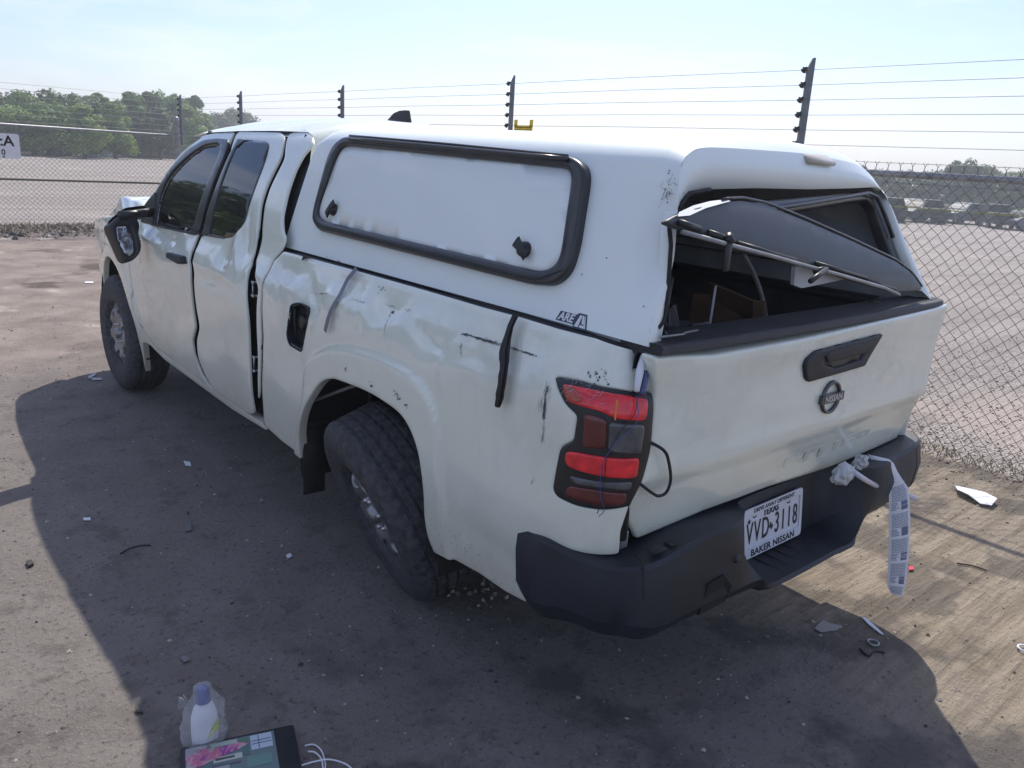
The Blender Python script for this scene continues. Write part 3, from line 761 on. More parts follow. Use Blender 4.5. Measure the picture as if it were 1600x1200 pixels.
# --- bed shell (topper): roof, sides, ends
topper = MB()
def tsec(v_):
    """cross-section points: parameter along the length v_ 0 front .. 1 rear"""
    pts = []
    tab = [(0, -.805, 1.238), (.15, -.790, 1.30), (.45, -.752, 1.45), (.80, -.712, 1.60), (.90, -.700, 1.645), (.95, -.688, 1.680), (1.0, -.655, 1.712), (1.06, -.60, 1.732), (1.2, -.48, 1.748), (1.5, -.2, 1.760), (1.7, 0, 1.764)]
    half = [(-x, z) for _, x, z in tab]
    for k, (w, z) in enumerate(half): pts.append((-w, z, tab[k][0]))
    for k in range(len(half) - 2, -1, -1): pts.append((half[k][0], half[k][1], tab[k][0]))
    out = []
    for (x, z, tt) in pts:
        # front edge leans back with height, the rear edge follows the twisted rear face
        yf = .818 + (z - 1.238) / .49 * (-.10) - (.05 * max(0, tt - 1) * 0)
        drop = 0
        yr = trear_pt(x, min(z, 1.73))[1]
        y = yf + (yr - yf) * v_
        zz = z
        if z > 1.60:
            e = max(0.0, (v_ - .965) / .035); zz -= (z - 1.60) * .20 * e ** 2.0 * (.5 + .5 * min(1, abs(x + .72) / .3))
            e2 = max(0.0, (.05 - v_) / .05); zz -= (z - 1.60) * .25 * e2 ** 2
            zz -= .012 * (z - 1.6) / .16 * v_
        dx = 0
        if x > 0: dx = -.072 * max(0, (min(z, 1.66) - 1.27) / .37) * v_ ** 2 * min(1, x / .65)
        if z < 1.66 and x < 0: dx = .012 * math.exp(-((v_ - 1) / .03) ** 2) * math.exp(-((z - 1.47) / .08) ** 2) * 3
        out.append((x + dx, y, zz))
    return out
def smoothsec(sec): return cr(sec, 4)
vs_ = [0, .01, .025, .05, .1, .2, .3, .4, .5, .6, .7, .8, .86, .90, .93, .95, .97, .985, 1.0]
SECS = [smoothsec(tsec(v_)) for v_ in vs_]
topper.loft(SECS)
tp = topper.build('bed_shell', M_TOP, truck)
tp['label'] = 'white fibreglass shell over the truck bed with a side window panel and smashed rear opening'
# front wall of the shell
b = MB(); F_ = SECS[0]; b.add([(x, y, z) for x, y, z in F_], [tuple(range(len(F_)))]); b.build('shell_front_wall', M_LINING, tp, smooth=False)
# lining 12 mm inside
b = MB(); b.loft([[(x * .982, y, z - .012) for x, y, z in s_] for s_ in SECS[2:-1]]); b.build('shell_lining', M_LINING, tp)
REND = SECS[-1]
# rear frame strip: from the shell's rear edge in to the opening
opening = [(-0.761,1.236), (-0.745,1.297), (-0.738,1.404), (-0.734,1.509), (-0.708,1.565), (-0.670,1.592), (-0.590,1.606), (-0.326,1.614), (-0.007,1.616), (0.337,1.625), (0.584,1.634), (0.643,1.611), (0.661,1.531), (0.678,1.418), (0.741,1.278)]
outer = [(x, z) for x, y, z in REND]
# sample both by parameter
def along(poly, n):
    L = [0]
    for a, c in zip(poly, poly[1:]): L.append(L[-1] + math.dist(a, c))
    out = []
    for k in range(n):
        t = L[-1] * k / (n - 1); i = 0
        while i < len(L) - 2 and L[i + 1] < t: i += 1
        u = (t - L[i]) / max(1e-9, L[i + 1] - L[i]); out.append(tuple(poly[i][q] + (poly[i + 1][q] - poly[i][q]) * u for q in range(len(poly[i]))))
    return out
O3 = along([tuple(p) for p in REND], 90); I2 = along(rnd(opening, .05, closed=False), 90)
v = []; f = []
for k in range(90):
    o = Vector(O3[k]); ix, iz = I2[k]; q = Vector(trear_pt(ix, iz)); q2 = q.lerp(o, .25); q2.y -= .003
    v += [o, o.lerp(q, .3) + Vector((0, -.006, -.002)), q + Vector((0, -.002, 0)), q + Vector((0, .03, 0))]
for k in range(89):
    for j in range(3): f.append((4 * k + j, 4 * k + 4 + j, 4 * k + 5 + j, 4 * k + 1 + j))
link('shell_rear_frame', v, f, M_TOP, tp)
# side window: black frame with drip cap, white infill panel
wo_ = rnd([(0.470,1.690), (0.393,1.691), (-0.187,1.677), (-0.716,1.664), (-0.792,1.660), (-0.838,1.638), (-0.855,1.603), (-0.880,1.436), (-0.876,1.367), (-0.832,1.327), (-0.740,1.316), (0.509,1.332), (0.578,1.365), (0.587,1.410), (0.564,1.605), (0.537,1.659)], .03)
wi_ = rnd([(0.431,1.657), (-0.201,1.643), (-0.773,1.630), (-0.802,1.612), (-0.833,1.405), (-0.817,1.373), (-0.768,1.355), (0.489,1.371), (0.545,1.388), (0.552,1.427), (0.501,1.602), (0.474,1.644)], .03)
sw = panel('side_window', wo_, M_FRAME, tp, surf='T', holes=[wi_], out=.026, roll=.009, depth=.028, res=.03)
wi2 = rnd([(0.452,1.661), (-0.198,1.649), (-0.784,1.634), (-0.811,1.612), (-0.842,1.400), (-0.823,1.363), (-0.765,1.348), (0.514,1.366), (0.560,1.387), (0.568,1.426), (0.521,1.601), (0.491,1.648)], .03)
def infill(P): return np.zeros(len(P))
panel('window_panel', wi2, M_TOP, sw if False else tp, surf='T', out=.013, roll=0, depth=.004, res=.05, disp=infill)
b = MB()
def Tp(y, z, o=0):
    p, n = normal_at(topper_pt, y, z, -1); return p + n * o
b.tube([Tp(*q, .029) for q in along([(0.408,1.682), (-0.191,1.667), (-0.778,1.651)], 10)], .008, 8); b.tube([Tp(*q, .027) for q in along([(0.413,1.693), (-0.186,1.679), (-0.774,1.661)], 10)], .004, 6)
b.build('drip_rail', M_FRAME, sw)
b = MB(); b.tube([Tp(*q, .024) for q in along([(0.515,1.346), (-0.325,1.332), (-0.749,1.328), (-0.823,1.337), (-0.860,1.370)], 14)], .0035, 6); b.build('frame_seam', M_RUBBER, sw)
# turn latches
def latch(c, ang, locked):
    p, n = normal_at(topper_pt, *c, -1); q = n.to_track_quat('Z', 'Y').to_matrix() @ Matrix.Rotation(ang, 3, 'Z')
    T = lambda x: q @ Vector(x) + p + n * .014
    b = MB(); b.lathe([(.0, .022), (.012, .022), (.020, .016), (.024, .0)], T((0, 0, 0)), n, 20)
    secs = []
    for t in range(7):
        u = -1 + t / 3; w = .012 + .006 * abs(u); h = .026 - .006 * u * u
        secs.append([T((u * .034, -w, .016)), T((u * .034, -w * .7, h)), T((u * .034, w * .7, h)), T((u * .034, w, .016))])
    b.loft(secs, closed=True, caps=True)
    return b
latch([(0.434,1.420)][0], .9, 0).build('latch', M_BLACK, tp)
latch([(-0.683,1.404)][0], 2.6, 0).build('latch', M_BLACK, tp)
# seam under the shell
b = MB(); lo = [(y, 1.232) for y in np.linspace(.80, -1.12, 30)]
b.tube([(-.800, y, 1.236 - max(0, (-.3 - y)) * .022) for y, z in lo], [.004 + max(0, -.25 - y) * .008 if y > -1.08 else .004 for y, z in lo], 8); b.build('clamp_seal', M_RUBBER, tp)
# brake light housing on the shell roof edge
def roof_z(x, y):
    return 1.727
b = MB()
br = [(0.532,-0.551,1.722), (1.117,-0.220,1.722), (1.291,-0.313,1.722), (0.401,-0.798,1.722)]
b.box((.10, -1.030, 1.706), (.20, .05, .016), rot=Matrix.Rotation(.11, 3, 'Z') @ Matrix.Rotation(.5, 3, 'X'), bev=.005); b.build('brake_light_cover', simple('aged_cream_plastic', (.42, .38, .30), .4, coat=.3), tp)

# maker's mark on the shell
def tmark(c, ang, k=1.0):
    p, n = normal_at(topper_pt, *c, -1)
    ux = Vector((0, -1, 0)); ux = (ux - n * ux.dot(n)).normalized(); uy = n.cross(ux)
    return lambda x, y, z: p + ux * (x * math.cos(ang) - y * math.sin(ang)) + uy * (x * math.sin(ang) + y * math.cos(ang)) + n * (.0012 + z)
pl = tmark([(-0.910,1.254)][0], .0)
def flat_poly(name, pts, mat, parent, place, z=0.0, th=.0008):
    n = len(pts); v = [place(x, y, z) for x, y in pts] + [place(x, y, z + th) for x, y in pts]
    f = [tuple(range(n, 2 * n))] + [(i, (i + 1) % n, n + (i + 1) % n, n + i) for i in range(n)]
    return link(name, v, f, mat, parent, smooth=False)
mk = flat_poly('maker_mark', [(-.056, -.012), (.010, -.012), (.012, -.021), (.062, -.021), (.052, .021), (.024, .021), (.016, .015), (-.044, .015)], simple('mark_navy', (.04, .07, .11), .5), tp, pl)
text_obj('mark_lettering', 'ARE', M_CHIP, mk, lambda x, y, z: pl(x - .020, y + .001, z + .0016), size=.031, extrude=.0004, shear=.3, bold=.0009)
v_ = [(.016, -.016), (.030, .016), (.038, .016), (.030, -.016)]
flat_poly('mark_triangle', v_, M_CHIP, mk, pl, .0012); flat_poly('mark_triangle', [(.035, -.016), (.035, -.009), (.050, -.009), (.047, .016), (.049, .016), (.057, -.016)], M_CHIP, mk, pl, .0012)
flat_poly('mark_triangle', [(.040, .016), (.0455, .016), (.0495, -.006), (.042, -.006)], M_CHIP, mk, pl, .0022)

# --- tailgate
tg_out = rnd([(-0.819,1.221), (-0.579,1.202), (-0.200,1.206), (0.392,1.221)] + [(.74, 1.228), (.845, 1.236), (.862, 1.18), (.855, .98), (.83, .82), (.78, .70)] + [(0.256,0.699), (-0.149,0.715), (-0.465,0.715), (-0.733,0.696), (-0.790,0.766), (-0.817,0.846), (-0.800,0.904), (-0.785,0.957), (-0.776,1.007), (-0.777,1.114)], .012)
def tg_disp(P):
    d = np.zeros(len(P)); x, z = P[:, 0], P[:, 1]
    for (a, b_, da, db, h) in ((.5, .95, .2, .12, -.008), (-.4, .80, .25, .06, .006), (-.74, 1.15, .06, .10, -.006), (.1, .78, .2, .05, -.006), (-.1, 1.02, .25, .07, .003)):
        d += h * np.exp(-((x - a) / da) ** 2 - ((z - b_) / db) ** 2)
    for i in range(len(P)): d[i] += .003 * noise.noise(Vector((x[i] * 3, z[i] * 5, 8)))
    # pressed horizontal line
    t = np.clip((z - .868) / .022, 0, 1); d += -.010 * (1 - t * t * (3 - 2 * t)) * np.clip((z - .70) / .1, 0, 1)
    return d
tg = panel('tailgate', tg_out, M_PAINT, truck, surf='R', disp=tg_disp, depth=.03, roll=.010)
M_GRIME = simple('dried_grime', (.24, .20, .15), .8, var=.3, vscale=20)
b = MB()
back = rnd([(-0.819,1.221), (-0.579,1.202), (-0.200,1.206), (0.392,1.221)] + [(.845, 1.236), (.83, .82), (.78, .70), (-.72, .70), (-.78, .80)], .02)
panel('tailgate_inner', back, M_PLAST, tg, surf=lambda a, c: (a, rear_pt(a, c)[1] + .06, c), sg=-1, roll=.004, depth=0, res=.06)
# top cap
cf = [(-0.853,-1.250,1.238), (-0.701,-1.300,1.238), (-0.327,-1.300,1.238), (0.310,-1.271,1.238)] + [(.78, -1.20, 1.243), (.862, -1.19, 1.243)]
cap_f = [(-.80, -1.212), (-.5, -1.222), (0, -1.228), (.5, -1.222), (.78, -1.215), (.85, -1.20), (.868, -1.17)]
cap_b = [(-.80, -1.085), (-.5, -1.09), (0, -1.095), (.5, -1.09), (.78, -1.09), (.83, -1.10), (.85, -1.13)]
cf_, cb_ = cr([(a, b2, 0) for a, b2 in cap_f], 5), cr([(a, b2, 0) for a, b2 in cap_b], 5)
b = MB(); S_ = []
for (a, c) in zip(cf_, cb_):
    a = Vector(a); c = Vector(c); sec = []
    zz = 1.236
    for t, h in ((-.04, -.012), (-.04, .004), (.0, .010), (.06, .012), (.5, .012), (.95, .012), (1.0, .006), (1.0, -.03)):
        q = a.lerp(c, t); sec.append((q.x, q.y, zz + h))
    S_.append(sec)
b.loft(S_, caps=True); b.build('tailgate_cap', M_CAP, tg)
b = MB()
for k in range(9):
    u = .14 + k * .09
    b.tube([(p_[0] * (1 - u) + q_[0] * u, p_[1] * (1 - u) + q_[1] * u, 1.2490) for p_, q_ in zip(cf_[2:-3], cb_[2:-3])], .0012, 4)
b.build('cap_ribs', M_CAP, tg)
# handle bezel
def Rp(x, z, o=0.0):
    p, n = normal_at(rear_pt, x, z, 1); return p + n * o
bz = [(-0.149,1.124), (-0.125,1.079), (-0.103,1.066), (0.238,1.074), (0.310,1.176), (-0.106,1.163), (-0.145,1.143)]
hb = panel('handle_bezel', rnd(bz, .008), M_PLAST, tg, surf='R', out=.012, roll=.006, depth=.014, res=.015, holes=[rnd([(-0.052,1.136), (-0.034,1.114), (0.036,1.093), (0.196,1.101), (0.240,1.152), (-0.029,1.148)], .008)])
panel('handle_pocket', rnd([(-0.061,1.140), (-0.040,1.111), (0.037,1.089), (0.206,1.098), (0.251,1.155), (-0.038,1.151)], .006), M_BLACK, hb, surf='R', out=.006, roll=0, depth=.004, res=.02)
panel('handle_lever', rnd([(-0.050,1.146), (-0.016,1.116), (0.207,1.121), (0.259,1.157), (0.272,1.164), (-0.033,1.155)], .006), M_PLAST, hb, surf='R', out=.014, roll=.006, depth=.014, res=.012)
# round badge
bc = [(0.050,0.996)][0]
def bplace(x, y, z):
    return Rp(bc[0] + x, bc[1] + y, .004 + z)
b = MB(); v = []; f = []; n_ = 48
rx_, rz_ = .056, .054
for k in range(n_):
    a = 2 * math.pi * k / n_
    for (kk, h) in ((1.0, .0), (.97, .008), (.84, .008), (.80, .0)): v.append(bplace(rx_ * kk * math.cos(a), rz_ * kk * math.sin(a), h))
for k in range(n_):
    k2 = (k + 1) % n_
    for j in range(3): f.append((k * 4 + j, k * 4 + j + 1, k2 * 4 + j + 1, k2 * 4 + j))
bd = link('badge', v, f, M_BADGE, tg)
b = MB(); b.add([bplace(x, y, z) for x, y, z in ((-.066, -.014, .0), (.066, -.014, .0), (.066, .014, .0), (-.066, .014, .0), (-.066, -.014, .012), (.066, -.014, .012), (.066, .014, .012), (-.066, .014, .012))], [(4, 5, 6, 7), (0, 1, 5, 4), (2, 3, 7, 6), (1, 2, 6, 5), (3, 0, 4, 7)])
b.build('badge_bar', M_BADGE, bd, smooth=False)
text_obj('badge_lettering', 'NISSAN', M_BADGEL, bd, lambda x, y, z: bplace(x, y, z + .013), size=.029, extrude=.0008, sx=1.05, bold=.0006)
# pressed lettering, body colour
text_obj('pressed_lettering', 'FRONTIER', M_PAINT, tg, lambda x, y, z: Rp(x - .02, y + .785, z - .0101), size=.055, extrude=.0006, sx=4.0, bold=.001)

# rear corner posts either side of the tailgate
for pp in ([(-.812, -1.160, 1.13), (-.815, -1.16, .95), (-.80, -1.15, .72)], [(.865, -1.15, 1.21), (.865, -1.15, .95), (.85, -1.13, .72)]):
    b = MB(); b.tube(pp, .018, 8); b.build('tailgate_seal', M_RUBBER, truck)
b = MB(); b.box((-.775, -1.12, .74), (.05, .03, .16), bev=.006); b.box((-.79, -1.15, .715), (.03, .02, .05), bev=.004); b.build('corner_bracket', M_GALV, truck)

# --- tail lamp, left
lamp_o = rnd([(-0.970,1.124), (-1.050,1.134), (-1.159,1.131), (-1.277,1.119), (-1.269,1.046), (-1.271,0.977), (-1.256,0.901), (-1.226,0.845), (-1.224,0.834), (-1.148,0.822), (-1.083,0.818), (-1.029,0.822), (-1.014,0.838), (-1.029,0.933), (-1.033,0.959), (-1.066,0.988), (-1.069,1.055), (-1.034,1.072), (-1.000,1.097)], .012)
tl = panel('tail_lamp', lamp_o, M_BLACK, truck, out=.006, roll=.006, depth=.03, res=.015)
tl['label'] = 'cracked red and smoked tail lamp'
def lens(name, pts, mat, o=.012, r=.012):
    return panel(name, rnd(pts, r), mat, tl, out=o, roll=.004, depth=.010, res=.012)
lens('red_lens', [(-1.011,1.115), (-1.057,1.120), (-1.109,1.121), (-1.179,1.118), (-1.250,1.107), (-1.236,1.059), (-1.179,1.063), (-1.152,1.066), (-1.125,1.077), (-1.070,1.080), (-1.041,1.082), (-1.022,1.101)], M_RED)
panel('amber_reflector', rnd([(-1.015,1.113), (-1.054,1.115), (-1.082,1.094), (-1.069,1.085), (-1.042,1.086)], .008), M_REDL, tl, out=.0145, roll=.002, depth=.004, res=.012)
lens('dark_lens', [(-1.085,1.065), (-1.109,1.066), (-1.138,1.060), (-1.143,0.987), (-1.089,0.981), (-1.089,1.029)], M_DRED, .010)
lens('clear_lens', [(-1.143,1.056), (-1.234,1.050), (-1.230,0.976), (-1.147,0.983)], M_CLEAR, .012)
lens('red_lens', [(-1.053,0.958), (-1.082,0.964), (-1.118,0.966), (-1.227,0.966), (-1.227,0.913), (-1.148,0.915), (-1.086,0.917), (-1.058,0.920), (-1.051,0.938)], M_RED)
lens('dark_lens', [(-1.066,0.870), (-1.126,0.878), (-1.143,0.876), (-1.205,0.874), (-1.204,0.842), (-1.137,0.836), (-1.076,0.838), (-1.054,0.842)], M_DRED, .011)
lens('clear_lens', [(-1.061,0.896), (-1.087,0.898), (-1.216,0.904), (-1.216,0.880), (-1.148,0.884), (-1.079,0.878)], M_CLEAR, .010)
b = MB(); random.seed(3)
for k in range(34):
    u = random.random(); s0, z0 = [(-1.012,1.120)][0]; s1, z1 = [(-1.134,1.123)][0]
    s_ = s0 + (s1 - s0) * u + random.gauss(0, .004); z_ = z0 + (z1 - z0) * u + random.gauss(-.010, .012)
    L = random.uniform(.006, .022); a = random.gauss(-.9, .5)
    strip(b, [(s_, z_), (s_ + L * math.cos(a) * .5, z_ + L * math.sin(a) * .5), (s_ + L * math.cos(a + .3), z_ + L * math.sin(a + .3))], random.uniform(.0004, .0011), side_pt, -1, .0168)
b.build('lens_cracks', M_TAPEL, tl, smooth=False)
b = MB(); strip(b, along([(-1.159,1.106), (-1.156,1.085), (-1.156,1.063)], 4), .004, side_pt, -1, .0172); b.build('orange_mark', simple('orange_crayon', (.75, .25, .02), .6), tl, smooth=False)
# right lamp
panel('tail_lamp', rnd([(-.99, 1.12), (-1.24, 1.13), (-1.24, .84), (-1.0, .80), (-1.02, .95), (-1.06, 1.03)], .012), M_RED, truck, out=.008, roll=.006, depth=.03, res=.03, mirror=True)

# gas strut with tape, loose wires
b = MB(); pt = [Vector(side_pt(*q)) + Vector((-.026, -.026, 0)) for q in [(-1.309,1.218), (-1.284,1.180), (-1.241,1.128)]]; b.tube(cr(pt, 3), .009, 10); st = b.build('gas_strut', simple('strut_blue', (.05, .075, .19), .3, coat=.4), truck)
b = MB(); b.tube([Vector(side_pt(*q)) + Vector((-.034, -.03, 0)) for q in [(-1.285,1.210), (-1.260,1.176), (-1.226,1.138)]], [.007, .010, .007], 6); b.build('strut_tag', M_PAPER, st)
b = MB(); b.tube([pt[1] + Vector((0, 0, .004)), pt[1] - Vector((0, 0, .004))], .0125, 10); b.build('strut_band', M_PAPER, st)
def wire(pts, r, off=.02, mat=M_BLACK, name='loose_wire', parent=truck):
    b = MB(); P_ = []
    for s, z in pts:
        p, n = normal_at(side_pt, s, z, -1); P_.append(p + n * off)
    b.tube(cr(P_, 5), r, 6); return b.build(name, mat, parent)
wire([(-1.272,1.214), (-1.236,1.178), (-1.211,1.143), (-1.201,1.086), (-1.172,1.042), (-1.147,0.980), (-1.146,0.920), (-1.146,0.859), (-1.138,0.820)], .0012, .021)
wire([(-1.204,1.115), (-1.203,1.063), (-1.160,1.006), (-1.139,0.953), (-1.141,0.876), (-1.152,0.833), (-1.142,0.814)], .0010, .024, M_BLUE)
b = MB(); lp = [Rp(x, z, .02) for x, z in [(-0.781,0.998), (-0.748,0.975), (-0.725,0.934), (-0.713,0.891), (-0.716,0.860), (-0.740,0.854), (-0.774,0.870), (-0.808,0.899)]]; lp[0].y += .03; lp[-1].y += .03; b.tube(cr(lp, 5), .0042, 8); b.build('cable_loop', M_RUBBER, truck)

# --- rear bumper: sections swept round the back
secA = [(-.13, .690), (-.05, .697), (-.010, .697), (.0, .688), (.016, .61), (.008, .535), (-.035, .475), (-.11, .465)]
secB = [(-.14, .690), (-.125, .688), (-.118, .675), (-.115, .545), (-.112, .485), (.022, .472), (.030, .460), (.004, .436)]
secC = [(-.06, .62), (-.03, .68), (-.008, .675), (.004, .65), (.008, .60), (-.002, .53), (-.03, .475), (-.06, .47)]
path = [(-.905, -.875, 'C', -1, 0), (-.925, -.935, 'C', -1, 0), (-.935, -1.00, 'A', -1, 0), (-.93, -1.10, 'A', -.97, -.25), (-.90, -1.19, 'A', -.8, -.6), (-.85, -1.245, 'A', -.4, -.92), (-.75, -1.262, 'A', -.05, -1), (-.60, -1.268, 'A', 0, -1), (-.43, -1.272, 'A', 0, -1),
        (-.30, -1.272, 'AB', 0, -1), (-.225, -1.272, 'B', 0, -1), (.12, -1.275, 'B', 0, -1), (.26, -1.275, 'B', 0, -1), (.38, -1.272, 'A', 0, -1), (.60, -1.262, 'A', 0, -1), (.76, -1.25, 'A', .05, -1), (.86, -1.225, 'A', .4, -.92), (.92, -1.16, 'A', .8, -.6), (.945, -1.08, 'A', 1, -.2), (.94, -.98, 'A', 1, 0), (.92, -.85, 'C', 1, 0)]
mixs = []
for (x, y, k, nx, ny) in path:
    sc = {'A': secA, 'B': secB, 'C': secC}.get(k) or [tuple(.45 * a[q] + .55 * c[q] for q in (0, 1)) for a, c in zip(secA, secB)]
    dz = 0
    if x > .3: dz = .012 * (x - .3)
    if k == 'A' and -.62 < x < -.40: dz = .016
    if k == 'A' and x < -.7: dz = -.008
    l_ = math.hypot(nx, ny)
    drop = .032 if y > -1.06 else (.034 if -.78 < x < -.36 else 0)
    mixs.append([(x + nx / l_ * o, y + ny / l_ * o, z + dz * (z > .6) - drop * (z < .56)) for o, z in sc])
# densify along the path
dense = []
m_ = len(secA)
cols = [cr([s_[j] for s_ in mixs], 4) for j in range(m_)]
for i in range(len(cols[0])): dense.append([cols[j][i] for j in range(m_)])
b = MB(); b.loft(dense, caps=True); bm_ = b.build('rear_bumper', M_PLAST, truck); autosmooth(bm_, 28)
for (x, y, nx, ny) in ((-.82, -1.252, -.35, -.94), (.77, -1.248, .1, -1)):
    b = MB(); l_ = math.hypot(nx, ny); b.tube([(x + nx / l_ * o, y + ny / l_ * o, z + .0015) for o, z in secA[1:-1]], .0028, 6); b.build('panel_joint', M_RUBBER, bm_)
for x in (.62,):
    b = MB(); b.lathe([(0, .004), (.008, .004), (.012, 0), (.012, -.01)], (x, -1.282, .60), (0, -1, 0), 12); b.build('bumper_bolt', M_BLACK, bm_)
# step pads, dark patch for the tow opening's shade, bolt, scratches
b = MB()
for k in range(6): b.tube([(-.17 + .055 * k, -1.17, .4835), (-.14 + .055 * k, -1.285, .4690)], .003, 5)
b.build('step_ribs', M_RUBBER, bm_)
b = MB()
for k in range(5): b.box((-.74 + .07 * k, -1.225, .7035), (.05, .03, .004), bev=.0015)
b.build('step_ribs', M_RUBBER, bm_)
b = MB(); hole_patch = [(-.575, -1.281, .575), (-.51, -1.283, .585), (-.455, -1.281, .53), (-.45, -1.262, .470), (-.565, -1.258, .465)]  # raised dark plate, its colour stands in for the shade of an opening
b.add(hole_patch + [(x, y - .008, z) for x, y, z in hole_patch], [(5, 6, 7, 8, 9), (0, 1, 6, 5), (1, 2, 7, 6), (2, 3, 8, 7), (3, 4, 9, 8), (4, 0, 5, 9)]); b.build('dark_recess_patch', M_DARK, bm_, smooth=False)
bp_ = [(-0.456,-1.292,0.618)][0]
b = MB(); b.lathe([(0, .006), (.009, .006), (.013, .002), (.014, -.01)], bp_, (0, -1, 0), 14); b.build('bumper_bolt', M_BLACK, bm_)
b = MB(); b.box((-.05, -.9, .44), (1.0, .08, .08)); b.build('tow_hitch', M_DARK, truck)
# number plate in its frame
PC = Vector((-.066, -1.168, .572)); PN = Vector((-.06, -1, .10)).normalized(); PX = Vector((1, -.04, .035)).normalized(); PZ = PN.cross(PX) * -1
if PZ.z < 0: PZ = -PZ
def pplace(x, y, z): return PC + PX * x + PZ * y + PN * z
np_ = flat_poly('number_plate', rnd([(-.152, -.076), (.152, -.076), (.152, .076), (-.152, .076)], .012), M_PLATE, truck, pplace, 0, .002)
b = MB()
o_ = rnd([(-.160, -.084), (.160, -.084), (.160, .084), (-.160, .084)], .014); i_ = [(x * .915, y * .60 if y < 0 else y * .72) for x, y in o_]
i_ = rnd([(-.147, -.052), (.147, -.052), (.147, .060), (-.147, .060)], .006)
v = [pplace(x, y, .003) for x, y in o_] + [pplace(x, y, .007) for x, y in o_] + [pplace(x, y, .007) for x, y in i_] + [pplace(x, y, .002) for x, y in i_]; n_ = len(o_); f = []
for ring in range(3):
    for k in range(n_): k2 = (k + 1) % n_; f.append((ring * n_ + k, ring * n_ + k2, (ring + 1) * n_ + k2, (ring + 1) * n_ + k))
fr_ = link('plate_frame', v, f, M_PLATE, np_, smooth=False)
text_obj('plate_number', 'VVD 3118', M_INK, np_, lambda x, y, z: pplace(x, y - .006, z + .003), size=.100, extrude=.0006, sx=.56, bold=.0008, space=1.22)
text_obj('state_name', 'TEXAS', M_INK, np_, lambda x, y, z: pplace(x - .012, y + .048, z + .003), size=.030, extrude=.0006, sx=.95, bold=.0010)
text_obj('frame_lettering', 'DRIVE AWAY DIFFERENT', M_INK, fr_, lambda x, y, z: pplace(x, y + .0715, z + .0075), size=.0185, extrude=.0004, sx=1.08, bold=.0004)
text_obj('frame_lettering', 'BAKER NISSAN', M_INK, fr_, lambda x, y, z: pplace(x, y - .069, z + .0075), size=.031, extrude=.0004, sx=1.12, bold=.0008, space=1.05)
star = [(.011 * (1 if k % 2 == 0 else .42) * math.sin(k * math.pi / 5) - .128, .011 * (1 if k % 2 == 0 else .42) * math.cos(k * math.pi / 5) + .038) for k in range(10)]
flat_poly('plate_star', star, M_INK, np_, pplace, .0025)
flat_poly('plate_emblem', [(-.024 + x * 1.1 + .012, -.006 + y * 1.2) for x, y in ((-.003, .010), (.004, .010), (.004, .004), (.012, .002), (.012, -.004), (.004, -.012), (-.001, -.005), (-.006, -.004), (-.009, .002), (-.003, .003))], M_INK, np_, pplace, .0025)
for x in (-.10, .085): flat_poly('plate_swirl', [(x + .010 * math.cos(a) * (1 if k < 9 else .6), .052 + .007 * math.sin(a) * (1 if k < 9 else .5)) for k, a in enumerate([math.pi + i * math.pi / 8 for i in range(9)] + [2 * math.pi - i * math.pi / 8 for i in range(9)])], M_INK, np_, pplace, .0025)
for x in (-.075, .075): pass

# --- scuffs and scratches on the flank
sc = MB(); random.seed(11)
def scratch(p0, p1, n=9, w=.0022, jit=.004, segs=3, gap=.35):
    for k in range(n):
        t0 = random.random(); t1 = min(1, t0 + random.uniform(.04, .22))
        if random.random() < gap * .2: continue
        q = []
        for i in range(segs + 1):
            t = t0 + (t1 - t0) * i / segs; q.append((p0[0] + (p1[0] - p0[0]) * t + random.gauss(0, jit * .3), p0[1] + (p1[1] - p0[1]) * t + random.gauss(0, jit)))
        strip(sc, q, [random.uniform(.3, 1) * w for _ in q], lambda a, c: tuple(Vector(side_pt(a, c))), -1, .0165 if False else SO(q[0]))
def SO(q):
    return float(body_disp(np.array([q]))[0]) + .0022
def chips(c, n, ds, dz, w=.003):
    for k in range(n):
        s_, z_ = random.gauss(c[0], ds), random.gauss(c[1], dz); L = random.uniform(.3, 1.6) * w; a = random.uniform(0, 3.1)
        strip(sc, [(s_, z_), (s_ + L * math.cos(a), z_ + L * math.sin(a))], random.uniform(.3, 1) * w, side_pt, -1, SO((s_, z_)))
A_ = [(-0.549,1.150), (-0.749,1.156), (-0.875,1.156), (0.354,1.124), (0.254,1.135), (0.091,1.142), (-0.022,1.147), (-0.572,1.127), (-0.583,1.093), (-0.157,1.148), (-0.176,1.079), (-0.955,1.103), (-0.965,1.005), (-0.962,1.099), (-0.965,0.952), (-0.962,0.889), (-0.933,0.823), (-0.976,1.089), (-0.932,1.030), (0.042,0.900), (-0.131,0.893), (-0.290,0.901), (-0.342,0.879), (-0.305,0.890), (-1.090,1.154), (-1.117,1.149), (-0.062,1.203), (-0.171,1.146), (0.392,1.259), (0.220,1.244), (-0.113,1.161), (-0.263,1.166)]
scratch(A_[0], A_[1], 60, .0018, .0022); scratch(A_[1], A_[2], 46, .0014, .0015); scratch(A_[3], A_[4], 12, .002, .002); scratch(A_[5], A_[6], 10, .0015, .0015)
scratch(A_[7], A_[8], 14, .0012, .003); scratch(A_[9], A_[10], 14, .0012, .004); scratch(A_[11], A_[12], 26, .0014, .008); scratch(A_[13], A_[14], 20, .001, .010); scratch(A_[15], A_[16], 4, .0016, .001)
scratch(A_[17], A_[18], 8, .0008, .012); scratch(A_[28], A_[29], 12, .0016, .003); scratch(A_[30], A_[31], 10, .0012, .003)
for c_ in A_[19:24]: chips(c_, 7, .006, .006, .005)
for c_ in A_[24:27]: chips(c_, 12, .012, .006, .004)
chips(A_[27], 6, .008, .004, .006)
